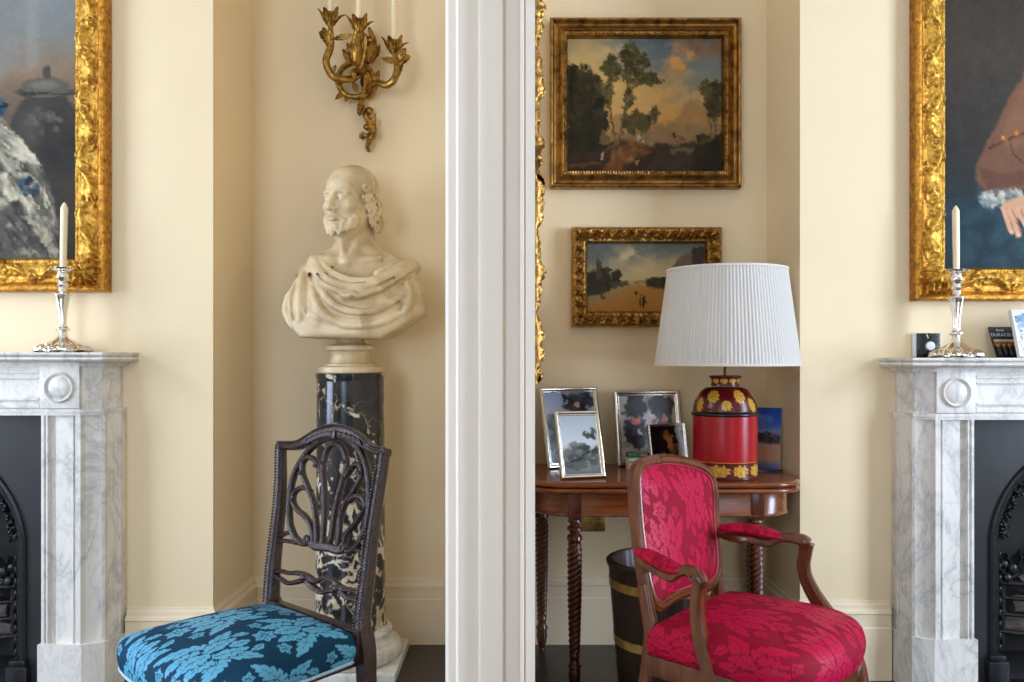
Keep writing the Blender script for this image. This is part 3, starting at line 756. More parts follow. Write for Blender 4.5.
cv.blobs(2, 112, 9, 9, 26, 3, [(34, 52, 78), (52, 78, 108), (22, 32, 50)], .9, 8); cv.blobs(30, 193, 10, 10, 26, 2.8, [(34, 50, 76), (60, 84, 110), (26, 36, 54)], .8, 9); cv.blobs(-40, 60, 25, 40, 40, 9, [(150, 148, 140), (180, 176, 166), (96, 96, 96)], .5, 3)
cv.warp(2.2, 6, 2); cv.grain(7, 1.3, 3); cv.grain(6, 14, 5)
q = wall_quad(-290, -210, 111.5, 292.5, DL-.002, 0)
# the canvas fills the frame; the picture is laid out over its lower right part
full = Canvas(-255, -180, 79, 268, 250, 330, (80, 82, 86)); full.vgrad([(-180, (60, 64, 72)), (0, (122, 130, 140)), (268, (46, 43, 42))])
ii = np.clip(((full.Y+80)/348*347).round().astype(int), 0, 347); jj = ((full.X+150)/229*229).round().astype(int); ok = (jj >= 0) & (jj < 230) & (full.Y > -80)
full.C[ok] = cv.C[ii, np.clip(jj, 0, 229)][ok]
painting_thing('portrait_painting', 'large gilt framed portrait with a covered urn and silver silk dress above the left mantelpiece', q, full, prof_p, rococo(Wf, .017, .21, 1), [M['gold2'], M['gold']], Wf, step=.0035)
# right portrait
cv = Canvas(939, -180, 1275, 276, 252, 342, (54, 52, 52))
cv.vgrad([(-180, (44, 42, 40)), (60, (62, 57, 53)), (160, (48, 45, 45)), (200, (36, 45, 52)), (230, (34, 58, 72)), (276, (26, 44, 56))])
cv.blobs(985, 235, 45, 40, 60, 10, [(30, 54, 68), (46, 76, 90), (24, 38, 50), (38, 64, 78)], .5, 3)
cv.poly([(1040, 20), (1018, 84), (1006, 100), (994, 128), (982, 150), (971, 174), (973, 188), (982, 200), (1000, 203), (1024, 196), (1080, 190), (1275, 276), (1275, -20), (1120, -60)], (106, 74, 58), 1, 3)
cv.poly([(1030, 70), (1010, 108), (998, 140), (1004, 156), (1024, 150), (1060, 140)], (124, 88, 68), .7, 8); cv.poly([(972, 172), (984, 196), (1024, 190), (1024, 176), (1000, 180)], (86, 58, 46), .8, 4)
cv.line([(985, 154), (1005, 144), (1024, 138)], 2.2, (66, 44, 36), .9); cv.line([(1005, 144), (1010, 160), (1020, 168)], 1.6, (72, 48, 38), .8)
for x, y in ((1000, 144), (1014, 139)): cv.ell(x, y, 3, 3, (150, 98, 40), 1, .3); cv.ell(x-.7, y-.8, 1.1, 1.1, (220, 170, 90), 1, .4)
cv.blobs(1002, 204, 24, 8, 90, 3.2, [(170, 176, 178), (205, 208, 206), (120, 128, 134), (88, 96, 104)], .75, 6)
cv.blobs(985, 208, 8, 6, 20, 2.6, [(190, 196, 196), (120, 128, 134)], .75, 7)
cv.poly([(1000, 208), (1030, 198), (1050, 204), (1046, 220), (1026, 226), (1008, 224), (996, 214)], (190, 150, 126), 1, 2.5)
for a in ([(1000, 214), (1004, 226), (1008, 238)], [(1006, 216), (1012, 230), (1015, 241)], [(1014, 216), (1021, 228), (1024, 236)], [(1022, 214), (1031, 224), (1034, 232)]):
    cv.line(a, 6.2, (196, 154, 130)); cv.line([(p[0]+2.6, p[1]+.5) for p in a], 1.2, (110, 76, 66), .7); cv.ell(a[-1][0], a[-1][1], 2, 2.6, (214, 172, 150), .8, .5)
cv.ell(1160, -80, 66, 66, (120, 114, 106), 1, .15); cv.blobs(1104, -50, 16, 34, 30, 9, [(150, 144, 136), (110, 104, 98)], .8, 31); cv.blobs(1216, -50, 16, 34, 30, 9, [(140, 134, 126), (100, 95, 90)], .8, 32)
cv.poly([(1142, -12), (1178, -12), (1182, 20), (1138, 20)], (176, 138, 116), 1, 3); cv.ell(1160, -62, 40, 56, (198, 158, 134), 1, .08); cv.ell(1172, -52, 24, 40, (178, 136, 114), .5, .8); cv.ell(1144, -48, 10, 8, (206, 140, 120), .5, .9)
for x in (1144, 1176): cv.ell(x, -70, 7, 3.4, (226, 214, 200), 1, .4); cv.ell(x-1, -70, 3, 3.2, (58, 46, 40), 1, .4); cv.line([(x-9, -79), (x, -82), (x+9, -79)], 2.4, (104, 78, 62), .9); cv.line([(x-8, -74), (x, -76), (x+8, -73)], 1.4, (128, 90, 74), .8)
cv.line([(1161, -72), (1164, -56), (1166, -48)], 2, (158, 116, 96), .8); cv.line([(1152, -46), (1159, -43), (1167, -46)], 2.4, (140, 96, 80), .9); cv.ell(1160, -30, 11, 3.2, (172, 92, 84), 1, .4); cv.line([(1149, -30), (1160, -29), (1171, -30)], 1.2, (110, 60, 54), .9); cv.ell(1160, -12, 10, 4, (176, 132, 112), .5, .7)
cv.poly([(1130, 0), (1190, 0), (1180, 90), (1140, 90)], (196, 196, 190), 1, 6)
cv.warp(2, 5, 2); cv.grain(8, 1.2, 8); cv.grain(6, 9, 2)
q = wall_quad(909.5, -212, 1305, 301.5, DR-.002, 0)
painting_thing('portrait_painting', 'large gilt framed portrait of a brown sleeve, lace cuff and hand above the right mantelpiece', q, cv, prof_p, rococo(Wf, .017, .21, 5), [M['gold2'], M['gold']], Wf, step=.0035)
# ------------------------------------------------------------------ the two landscapes in the right alcove
cv = Canvas(127, 125, 657, 570, 230, 194, (150, 130, 90))
cv.vgrad([(125, (104, 112, 116)), (200, (128, 128, 116)), (300, (176, 146, 96)), (400, (190, 146, 90)), (440, (120, 96, 68)), (570, (54, 38, 26))])
cv.ell(170, 260, 190, 190, (198, 164, 104), .75, 1.2); cv.ell(470, 160, 170, 80, (86, 106, 126), .8, 1.1); cv.ell(600, 240, 120, 90, (108, 120, 128), .7, 1.1)
cv.cloud(505, 195, 90, 75, (204, 152, 96), 1, 46, 3); cv.cloud(600, 150, 130, 55, (132, 98, 80), .9, 60, 4); cv.cloud(440, 240, 130, 50, (186, 144, 98), .8, 50, 5); cv.cloud(300, 160, 130, 60, (206, 176, 120), .7, 60, 6); cv.cloud(480, 300, 200, 60, (206, 164, 108), .7, 70, 7)
cv.poly([(440, 420), (500, 395), (530, 345), (560, 330), (600, 345), (657, 350), (657, 440), (440, 440)], (148, 116, 80), .8, 14)
cv.poly([(420, 420), (657, 415), (657, 480), (400, 480)], (134, 110, 80), .9, 10)
cv.poly([(127, 500), (260, 470), (420, 480), (657, 470), (657, 570), (127, 570)], (50, 37, 27), .95, 14)
cv.poly([(250, 570), (290, 500), (340, 470), (390, 480), (420, 500), (330, 540), (320, 570)], (112, 72, 38), .8, 14); cv.blobs(320, 510, 60, 30, 40, 8, [(134, 90, 50), (88, 56, 32), (150, 110, 70)], .5, 6)
cv.poly([(440, 480), (560, 478), (550, 570), (400, 570)], (62, 54, 46), .7, 10); cv.poly([(484, 490), (560, 490), (560, 506), (486, 506)], (116, 104, 84), .6, 5)
cv.poly([(127, 215), (150, 220), (185, 250), (215, 280), (248, 310), (255, 360), (270, 400), (262, 500), (127, 510)], (42, 37, 24), 1, 8)
cv.blobs(190, 330, 70, 90, 160, 13, [(44, 40, 24), (58, 52, 28), (32, 28, 20), (70, 62, 34)], .7, 8); cv.blobs(190, 235, 22, 22, 30, 6, [(60, 54, 30), (48, 42, 26)], .8, 9)
for a, w_ in (([(296, 482), (282, 420), (272, 340), (272, 270)], 8), ([(304, 478), (318, 400), (332, 330), (336, 230)], 8), ([(330, 340), (356, 290), (400, 266)], 4), ([(322, 380), (345, 330), (360, 280)], 4), ([(275, 330), (262, 280)], 3)):
    cv.line(a, w_, (96, 76, 46)); 
for c, rx, ry, n in (((280, 230), 26, 42, 90), ((345, 180), 34, 38, 120), ((378, 215), 32, 30, 80), ((405, 262), 40, 20, 80), ((335, 250), 30, 30, 60), ((268, 300), 12, 40, 30), ((340, 320), 18, 26, 24)):
    cv.blobs(*c, rx, ry, n, 8.5, [(62, 58, 32), (84, 76, 40), (46, 42, 26), (104, 90, 50), (74, 70, 44)], .75, n)
cv.blobs(365, 405, 50, 32, 90, 11, [(62, 56, 34), (48, 44, 28), (80, 70, 42)], .8, 11); cv.blobs(425, 385, 12, 30, 30, 7, [(74, 66, 40), (58, 52, 32)], .8, 12)
cv.poly([(290, 385), (310, 385), (310, 430), (290, 430)], (140, 118, 82), .8); cv.poly([(240, 430), (266, 430), (266, 480), (240, 480)], (104, 84, 54), .9, 4)
cv.blobs(632, 330, 28, 60, 130, 10, [(60, 56, 32), (46, 42, 26), (82, 74, 42)], .75, 13); cv.blobs(600, 290, 18, 24, 40, 7, [(92, 82, 50), (70, 64, 38)], .7, 14); cv.poly([(600, 470), (657, 440), (657, 570), (560, 570)], (38, 32, 22), .9, 10); cv.blobs(590, 455, 22, 14, 30, 7, [(46, 42, 28), (62, 56, 36)], .8, 15)
for a in ([(618, 460), (614, 380)], [(630, 455), (634, 370)]): cv.line(a, 4, (84, 68, 44))
for x, y, c in ((366, 450, (170, 160, 140)), (390, 462, (176, 150, 110)), (488, 455, (60, 46, 36)), (520, 458, (120, 66, 40)), (370, 540, (160, 130, 96)), (245, 514, (150, 140, 120))): cv.ell(x, y, 6 if x != 520 else 18, 9 if x != 520 else 6, c, .9, .4)
cv.poly([(127, 545), (240, 538), (250, 552), (127, 556)], (92, 64, 38), .8, 4); cv.warp(16, 22, 1); cv.warp(7, 7, 4)
for a, w_ in (([(296, 484), (284, 420), (274, 350), (270, 290)], 4.5), ([(303, 480), (316, 400), (328, 340), (334, 270), (340, 220)], 4.5), ([(328, 340), (350, 300), (385, 270)], 2.5), ([(618, 462), (616, 390)], 3), ([(630, 458), (632, 380)], 3)): cv.line(a, w_, (104, 84, 52), .9)
cv.grain(7, 3, 1); cv.grain(9, 30, 4)
q = wall_quad(550, 17.5, 741.5, 187.5, ZA-.002)
w = .075
prof = dense([(0, 0), (.0005, .046), (.006, .052), (.012, .050), (.016, .036), (.024, .030), (.036, .034), (.046, .044), (.050, .046), (.053, .038), (.058, .036), (.068, .038), (.072, .026), (.075, .012)], 40)
painting_thing('landscape_painting', 'large landscape of tall trees by water at sunset, hanging highest in the right alcove', q, cv, prof, beadrow(w, .74, .92, .006, .011), M['dimgold'], w, step=.0035)
cv = Canvas(215, 165, 637, 402, 190, 108, (110, 112, 104))
cv.vgrad([(165, (88, 98, 104)), (220, (122, 124, 114)), (290, (172, 156, 118)), (310, (150, 122, 76)), (402, (150, 98, 44))])
cv.cloud(390, 220, 130, 60, (190, 172, 136), 1, 50, 3); cv.cloud(500, 240, 110, 50, (168, 154, 124), .9, 40, 5); cv.cloud(290, 190, 90, 40, (140, 136, 122), .8, 40, 7); cv.ell(480, 270, 120, 40, (190, 168, 128), .6, 1); cv.ell(250, 200, 60, 40, (84, 92, 96), .7, 1)
cv.poly([(215, 402), (215, 370), (380, 312), (400, 310), (640, 350), (640, 402)], (160, 116, 60), 1, 5); cv.poly([(215, 350), (370, 308), (385, 312), (215, 385)], (146, 122, 86), .9, 4)
cv.blobs(275, 285, 60, 30, 120, 8, [(42, 40, 30), (58, 54, 38), (30, 29, 24)], .85, 5); cv.poly([(215, 270), (300, 268), (300, 330), (215, 352)], (50, 46, 36), .9, 5); cv.poly([(250, 232), (268, 232), (272, 290), (248, 290)], (70, 62, 50)); cv.poly([(254, 226), (259, 216), (264, 226), (264, 236), (254, 236)], (76, 68, 56))
cv.blobs(325, 282, 12, 26, 40, 6, [(50, 48, 32), (36, 34, 26)], .85, 6); cv.poly([(300, 300), (365, 296), (365, 310), (300, 324)], (74, 66, 48), .9, 4)
cv.blobs(470, 300, 40, 16, 70, 7, [(44, 42, 28), (60, 56, 36)], .85, 7); cv.poly([(440, 308), (640, 316), (640, 350), (450, 320)], (60, 52, 36), .8, 5)
cv.poly([(520, 240), (560, 206), (637, 180), (637, 330), (500, 310)], (104, 88, 70), .95, 5); cv.poly([(590, 182), (637, 178), (637, 250), (594, 250)], (58, 48, 42), .9, 5); cv.poly([(380, 294), (430, 294), (430, 304), (380, 304)], (112, 98, 78), .8, 3)
for x in (405, 420): cv.ell(x, 366, 5, 18, (44, 30, 22), 1, .3); cv.ell(x, 346, 3, 4, (44, 30, 22), 1, .3)
for x, y in ((392, 336), (278, 350), (268, 346)): cv.ell(x, y, 4, 9, (60, 42, 30), 1, .3)
cv.warp(8, 16, 1); cv.warp(4, 5, 4); cv.grain(7, 4, 1)
q = wall_quad(572, 226.5, 722.5, 327, ZA-.002); w = .066
prof = dense([(0, 0), (.0005, .036), (.005, .046), (.018, .052), (.036, .048), (.048, .034), (.054, .030), (.058, .032), (.066, .012)], 40)
r = painting_thing('landscape_painting', 'small street landscape in a carved gilt frame hanging behind the white lampshade', q, cv, prof, carved(w, .015, 3), M['oldgold'], w, step=.003)
# ------------------------------------------------------------------ carved frames seen edge-on along the partition
def side_glass(label, y0, y1, z0, z1, seed):
    TL, TR, BR, BL = V(XPR+.001, y1, z1), V(XPR+.001, y0, z1), V(XPR+.001, y0, z0), V(XPR+.001, y1, z0)
    # as seen from the right-hand room: far end is on the left
    qq = (TL, TR, BR, BL); n = unit(np.cross(BL-TL, TR-TL))
    if n[0] < 0: qq = (TR, TL, BL, BR)
    w = .060
    r = thing('wall_mirror', label, 'mirror', (XPR, (y0+y1)/2, z0), 'gilt mirrors on the partition')
    prof = dense([(0, 0), (.0005, .030), (.005, .044), (.016, .051), (.030, .048), (.042, .038), (.050, .030), (.060, .012)], 36)
    c = carved(w, .010, seed)
    f = lambda s, L, t, k: c(s, L, t, k)+.008*np.sin(PI*np.clip(t/w, 0, 1))*(np.sin(2*PI*(s-L/2)/.19+seed)+.5*np.sin(2*PI*(s-L/2)/.075))
    frame_mb(*qq, prof, f, .004).build('frame', M['oldgold'], r, ang=60)
    slab_mb(qq, w-.006, .001, .014).build('mirror_glass', M['mirror'], r, smooth=False)
    return r
ra = side_glass('lower carved gilt frame seen edge-on on the partition, above the silver photo frames', 2.20, 2.95, H+(357-386)*2.2/F, H+(357-172)*2.2/F, 1.0)
rb = side_glass('upper carved gilt frame seen edge-on on the partition, beside the tall tree landscape', 2.20, 2.95, H+(357-147)*2.2/F, 2.62, 4.0)
# =================================================================== marble column and bust
bx, by = -.650, 3.185
S_ = F/by
hz = lambda py: H-(py-CY)/S_
xz = lambda px, py: ((px-347.4)/S_*.965, hz(py))
r = thing('marble_column', 'black and cream veined marble column on a white base, carrying the bust', 'column', (bx, by, 0))
mb = MB(); mb.box((bx, by, .018), (.40, .40, .036), .004); mb.build('plinth', M['plinth'], r)
pr = [(.176, .036)]+[(.176+.020*math.sin(a), .036+.0305-.0305*math.cos(a)) for a in np.linspace(.15, PI-.1, 12)]+[(.172, .098), (.172, .103), (.160, .106), (.150, .113), (.146, .120), (.148, .126)]+[(.146+.012*math.sin(a), .137-.011*math.cos(a)) for a in np.linspace(.3, PI-.2, 8)]+[(.142, .150), (.139, .155)]
mb = MB(); mb.lathe(pr, (bx, by, 0), 72); mb.build('moulded_base', M['plinth'], r)
zt = 1.118
pr = [(.139, .155), (.1365, .162), (.133, .18), (.131, .40), (.129, .8), (.1265, zt-.03), (.127, zt-.022), (.130, zt-.018), (.131, zt-.003), (.128, zt)]
mb = MB(); mb.lathe(pr, (bx, by, 0), 80); mb.build('shaft', M['portoro'], r)
# ---------------------------------------------------------------- bust
r = thing('marble_bust', 'white marble bust of a bearded man in draped cloth, standing on the black column', 'bust', (bx, by, zt))
pr = [(.118, 0), (.123, .004), (.124, .014), (.121, .024), (.112, .028), (.100, .030), (.098, .036), (.083, .040), (.076, .050), (.0735, .064), (.075, .078), (.082, .086), (.092, .089), (.094, .097), (.092, .104), (.085, .108), (.062, .111), (.053, .118), (.050, .128), (.052, .140)]
mb = MB(); mb.lathe([(a, b+zt) for a, b in pr], (bx, by, 0), 64); mb.build('socle', M['statuary'], r)
sk = Sculpt((bx-.33, by-.24, 1.235), (bx+.33, by+.19, 1.95), .0031)
X, Y, Z = sk.full()
x, y = X-bx, Y-by
# torso: silhouette polygon (front view), full chest section in depth
sil = [xz(*p) for p in ((312, 259), (303, 272), (294, 287), (287, 302), (283.5, 313), (288, 322), (306, 338.5), (384, 339.5), (395, 333), (430, 314), (427.5, 304), (421, 286), (413, 270), (408, 263), (398, 268), (376, 282), (356, 285), (338, 279), (322, 266))]
def poly_sd(x, z, p):
    ins = np.zeros(x.shape, bool); dm = np.full(x.shape, 9.)
    for i in range(len(p)):
        (ax, ay), (bx_, by_) = p[i], p[(i+1) % len(p)]
        if ay != by_: ins ^= ((ay > z) != (by_ > z)) & (x < (bx_-ax)*(z-ay)/(by_-ay)+ax)
        t_ = np.clip(((x-ax)*(bx_-ax)+(z-ay)*(by_-ay))/((bx_-ax)**2+(by_-ay)**2), 0, 1)
        dm = np.minimum(dm, np.hypot(x-ax-t_*(bx_-ax), z-ay-t_*(by_-ay)))
    return np.where(ins, -dm, dm)
xs, zs = x[:, 0, :], Z[:, 0, :]
sd = poly_sd(xs, zs, sil)
def yfront(x, z):
    u = np.clip(np.abs(x)/.305, 0, 1); b = .165*np.sqrt(1-u**2.2)
    k = np.clip((z-1.25)/.30, 0, 1); return -(b*(1-.50*k**1.6)+.012)-.012*np.sin(PI*np.clip((z-1.24)/.2, 0, 1))
yf = yfront(xs, zs); yb = .02+.105*np.sqrt(np.clip(1-(np.abs(xs)/.30)**2, 0, 1))
# drapery relief
g1 = .0045*np.sin(60*xs*(1+.5*np.sign(xs))+14*zs)*np.exp(-((np.abs(xs)-.22)/.07)**2)
cat = zs-(1.30+1.9*xs**2)                      # swags hang in catenaries
g2 = .0055*np.sin(2*PI*cat/.055)*np.exp(-(xs/.20)**2)*np.exp(-((zs-1.34)/.07)**2)
yf = yf-g1-g2
d = sk.smin(-sd[:, None, :], -np.maximum(yf[:, None, :]-y, y-yb[:, None, :]), .02)
sk.D = np.minimum(sk.D, -d)
FR = lambda px, py, o=0.0: (lambda a: V(bx+a[0], by+float(yfront(np.array(a[0]), np.array(a[1])))+o, a[1]))(xz(px, py))
# chest and shoulders under the cloth, neck
sk.ell((bx-.005, by+.03, 1.50), (.215, .085, .075), k=.03); sk.ell((bx+.01, by-.005, 1.52), (.13, .075, .06), k=.03)
hcx, hcy, hcz = bx+.003, by-.018, 1.768
sk.cone((bx+.012, by+.035, 1.50), (hcx+.018, hcy+.035, hcz-.06), .074, .066, .03)
sk.cone((bx+.03, by+.03, 1.60), (bx+.175, by+.03, 1.52), .042, .03, .05); sk.cone((bx-.01, by+.03, 1.60), (bx-.12, by+.03, 1.53), .040, .03, .05)
sk.cone((bx-.004, by-.072, 1.535), (bx-.11, by-.045, 1.548), .010, .008, .02); sk.cone((bx+.012, by-.072, 1.535), (bx+.12, by-.045, 1.555), .010, .008, .02)   # collar bones
sk.cone((bx+.055, by+.0, 1.665), (bx+.004, by-.075, 1.54), .014, .010, .02)     # neck muscle
sk.cone((bx-.045, by-.02, 1.66), (bx-.006, by-.075, 1.54), .012, .010, .02)
sk.ell((bx-.076, by-.065, 1.520), (.04, .03, .03), k=.02)
sk.ell((bx-.068, by-.045, 1.530), (.05, .04, .032), k=.02)
sk.ell((bx-.022, by-.055, 1.62), (.014, .016, .02), k=.015)
# cowl of cloth round the neck
def strand(p, r, k, cut=False):
    pts = cr([FR(*a) for a in p], 5); u = np.linspace(0, 1, len(pts)); sk.chain(pts, r*(.75+.25*np.sin(PI*u)), k, cut)
strand([(309, 270, .09), (314, 264, .04), (322, 276, .012), (337, 286, .008), (356, 291, .006), (376, 289, .006), (395, 279, .010), (410, 267, .04), (414, 268, .09)], .024, .014)
strand([(316, 263, .06), (321, 263, .022), (331, 273, .006), (345, 280.5, .0), (358, 284, -.003), (376, 283, -.002), (394, 274, .006), (406, 265, .03)], .0125, .006)
strand([(312, 263, .07), (318, 269, .016), (328, 279, .0), (341, 286.5, -.006), (357, 290, -.010), (376, 288.5, -.008), (395, 279.5, .0), (409, 268, .03)], .0120, .006)
strand([(309, 268, .06), (316, 275, .012), (327, 286, -.004), (342, 293, -.012), (358, 296.5, -.016), (379, 294.5, -.012), (399, 283, -.002), (413, 270, .03)], .0125, .007)
strand([(313, 266, .03), (322, 277.5, -.010), (336, 287, -.019), (357, 293.2, -.024), (377, 291.5, -.021), (396, 281.5, -.010), (409, 270, .02)], .0050, .005, True)
strand([(318, 266, .02), (328, 276, -.008), (343, 284, -.015), (357, 287, -.018), (372, 286.5, -.016)], .0045, .005, True)
strand([(309, 272, .03), (318, 284, -.008), (336, 296.5, -.020), (357, 302, -.026), (381, 299, -.022), (401, 287, -.010), (415, 274, .02)], .0095, .007, True)
strand([(347, 297, -.02), (354, 299.5, -.028), (360, 297.5, -.032), (366, 299.5, -.028), (376, 296, -.028), (386, 292, -.020)], .0075, .007)
# roll standing up on the far shoulder
pts = cr([V(bx-.165, by+.06, 1.53), V(bx-.140, by+.0, 1.545), V(bx-.105, by-.045, 1.535), V(bx-.075, by-.075, 1.510)], 6); sk.chain(pts, np.linspace(.022, .026, len(pts)), .012)
pts = cr([V(bx-.130, by+.03, 1.560), V(bx-.09, by-.02, 1.553), V(bx-.06, by-.07, 1.525)], 6); sk.chain(pts, .012, .008)
sk.chain(cr([V(bx-.115, by-.01, 1.566), V(bx-.082, by-.06, 1.541), V(bx-.055, by-.085, 1.513)], 5), .007, .006, cut=True)
sk.chain(cr([V(bx+.215, by+.03, 1.528), V(bx+.18, by-.03, 1.520), V(bx+.12, by-.09, 1.488)], 5), .016, .016); sk.chain(cr([V(bx+.21, by+.0, 1.553), V(bx+.16, by-.06, 1.528), V(bx+.10, by-.1, 1.505)], 5), .006, .006, cut=True)
# hanging folds: ridges and deep grooves
for p, rr, cut in (([(322, 287, .004), (334, 302, -.002), (352, 313, -.004), (376, 314, -.004), (398, 303, .0), (412, 290, .004)], .012, False), ([(318, 292, .0), (330, 307, -.004), (352, 318, -.006), (384, 317, -.004), (404, 304, .0)], .006, True),
        ([(310, 280, .0), (311.5, 296, -.004), (313.5, 316, -.004)], .0065, True), ([(305, 276, .004), (304, 296, .0), (306, 322, .0)], .012, False), ([(299, 282, .004), (297, 302, .0), (300, 322, .0)], .006, True),
        ([(316, 290, .004), (322, 306, .0), (340, 324, .002)], .010, False), ([(408, 284, .004), (412, 300, .0), (408, 314, .0)], .010, False), ([(416, 284, .004), (420, 300, .0), (416, 314, .002)], .006, True), ([(400, 300, .002), (404, 312, .0), (398, 322, .002)], .006, True),
        ([(330, 316, .002), (352, 327, .0), (384, 325, .0), (410, 312, .004)], .009, False), ([(292, 296, .006), (290, 312, .006), (298, 328, .006)], .009, False)):
    pts = cr([FR(*a) for a in p], 6); k = np.sin(np.linspace(.25, PI-.25, len(pts))); sk.chain(pts, rr*(.45+.55*k), .012 if not cut else .007, cut)
# ------------- head
yaw, pit = math.radians(27), math.radians(-1)
f_ = V(-math.sin(yaw)*math.cos(pit), -math.cos(yaw)*math.cos(pit), math.sin(pit)); r_ = V(math.cos(yaw), -math.sin(yaw), 0); u_ = np.cross(r_, f_)*1.0
if u_[2] < 0: u_ = -u_
h_ = .282
hc = V(hcx, hcy, hcz)
h2 = h_*.93
W3 = lambda f, r, u: hc+h2*(f*f_+r*r_)+h_*u*u_
AX = (f_, r_, u_)
E = lambda f, r, u, a, b, c, k=.03, cut=False, ax=AX: sk.ell(W3(f, r, u), V(a*h2, b*h2, c*h_), ax, k*h_, cut)
Cn = lambda p, q, a, b, k=.03, cut=False: sk.cone(W3(*p), W3(*q), a*h_, b*h_, k*h_, cut)
E(-.05, 0, .16, .42, .325, .34, .03)                  # cranium
E(.08, 0, .10, .30, .27, .30, .08)                    # forehead
E(.12, 0, -.14, .275, .245, .36, .10)                 # face
E(.17, 0, -.345, .21, .235, .15, .08)                   # jaw
E(-.02, .0, -.16, .24, .285, .22, .10)                # jaw angle
for s in (-1, 1):
    Cn((.392, .05*s, .088), (.305, .20*s, .095), .040, .034, .035)        # brow
    E(.235, .19*s, -.09, .10, .085, .075, .08)         # cheekbone
    E(.415, .125*s, .018, .095, .090, .062, .035, True)  # socket
    E(.325, .122*s, .016, .055, .066, .052, .012)      # eyeball
    Cn((.365, .06*s, .046), (.325, .185*s, .036), .017, .015, .015); Cn((.362, .07*s, -.020), (.322, .18*s, -.014), .013, .012, .02)   # lids
    E(.425, .050*s, -.135, .045, .032, .032, .025)     # nostril wing
    Cn((.43, .015*s, -.195), (.335, .145*s, -.285), .032, .020, .03)    # moustache
    Cn((.335, .145*s, -.285), (.27, .18*s, -.37), .020, .022, .03)
    E(-.055, .325*s, -.02, .075, .035, .11, .02); E(-.04, .355*s, -.01, .04, .02, .065, .015, True)   # ear
Cn((.385, 0, .065), (.468, 0, -.105), .034, .046, .035); E(.482, 0, -.125, .040, .042, .034, .02)     # nose
E(.46, .022, -.165, .022, .016, .014, .012, True); E(.46, -.022, -.165, .022, .016, .014, .012, True)
E(.415, 0, -.232, .035, .075, .020, .02); E(.405, 0, -.272, .038, .062, .022, .02); Cn((.455, -.06, -.252), (.455, .06, -.252), .010, .010, .008, True)   # lips
E(.36, 0, -.345, .05, .06, .04, .03)
g = np.random.default_rng(11)
for _ in range(46):                                      # short curled beard over chin and jaw
    a = g.uniform(-1.35, 1.35); uu = g.uniform(-.48, -.34)+.16*abs(a)/1.3
    if abs(a) < .25 and uu > -.36: continue
    rr = .20+.07*math.cos(a)+.10*(uu+.46)
    E(.10+rr*math.cos(a)*1.0, rr*math.sin(a)*1.12, uu, .034, .034, .046, .022)
for _ in range(24):
    a = g.uniform(-1.0, 1.0); E(.13+.23*math.cos(a), .21*math.sin(a), g.uniform(-.45, -.36), .010, .010, .05, .010, True)
for s in (-1, 1):                                        # curls over the ears and nape, bald crown
    for f0, u0 in ((.09, .14), (.01, .09), (.06, .02), (-.05, .00), (.02, -.08), (-.09, -.09), (-.03, -.18), (-.15, -.17), (-.09, -.27), (-.20, -.28), (-.14, -.36), (-.24, -.10), (-.29, -.20), (-.27, -.33), (-.20, .03), (-.33, -.05), (-.36, -.28)):
        w_ = .325*math.sqrt(max(.12, 1-((f0+.05)/.47)**2))+g.uniform(.01, .05); c0 = V(f0, s*w_, u0+g.uniform(-.015, .015)); z_ = g.uniform(.052, .068)
        E(*c0, z_, z_*.85, z_, .010); o_ = V(.3*z_, s*.85*z_, .1*z_); E(*(c0+o_), z_*.52, z_*.6, z_*.52, .006, True); E(*(c0+o_*.6), z_*.24, z_*.4, z_*.24, .006)
        for q in range(3):
            a_ = g.random()*6.3; E(c0[0]+1.05*z_*math.cos(a_), c0[1]+s*g.uniform(-.2, .5)*z_, c0[2]+1.05*z_*math.sin(a_), z_*.5, z_*.45, z_*.5, .010)
for _ in range(30):
    a = g.uniform(-1.1, 1.1); E(-.06-.40*math.cos(a), .32*math.sin(a), g.uniform(-.26, .02), .05, .05, .05, .02)
E(-.10, 0, .20, .40, .332, .32, .02)
v, f = sk.mesh()
mb = MB(); mb.add(v, f); o = mb.build('draped_head_and_shoulders', M['statuary'], r, ang=180)
md = o.modifiers.new('smooth', 'SMOOTH'); md.factor = .4; md.iterations = 1
# ------------------------------------------------------------------ gilt bronze wall light above the bust
ys = ZA-.075
SP = lambda px, py, o=0.0: P(px, py, ys-o)
r = thing('wall_sconce', 'gilt bronze three arm candle sconce on the alcove wall above the bust', 'wall light', P(366, 150, ZA))
Nn = V(0, -1, 0)
mb = MB()
def scp(pts, rad, n=7, o=.0, tgt=None):
    p = cr([SP(a[0], a[1], (a[2] if len(a) > 2 else 0)+o) for a in pts], n); q = np.interp(np.linspace(0, 1, len(p)), np.linspace(0, 1, len(rad)), rad) if hasattr(rad, '__len__') else rad
    (tgt or mb).tube(p, np.asarray(q)*1.14, 9); return p
# back plate: ring, upright leaf spray, tail
scp([(367, 93, -.03), (357, 97, -.02), (346, 95, -.02), (339, 86, -.02), (338, 77, -.02), (343, 68, -.02), (352, 63, -.02), (362, 64, -.02), (371, 72, -.02), (375, 83, -.03), (373, 92, -.04), (367, 98, -.05)], .0105)
scp([(358, 66, -.02), (364, 73, -.01), (369, 80, -.02), (372, 90, -.03)], [.010, .016, .014, .010]); scp([(352, 60, -.01), (362, 70, 0), (367, 84, -.01), (364, 96, -.03)], [.008, .012, .012, .008])
scp([(364, 95, -.03), (361, 102, -.04), (363, 110, -.045), (367, 118, -.05), (372, 126, -.05), (373, 134, -.05), (369, 142, -.05), (367, 147, -.055), (369, 151, -.055)], [.012, .010, .008, .012, .014, .012, .009, .007, .006])
scp([(364, 115, -.05), (369, 111, -.045), (371, 108, -.045)], [.006, .008, .010]); mb.ball(SP(369, 111, -.045), .015)
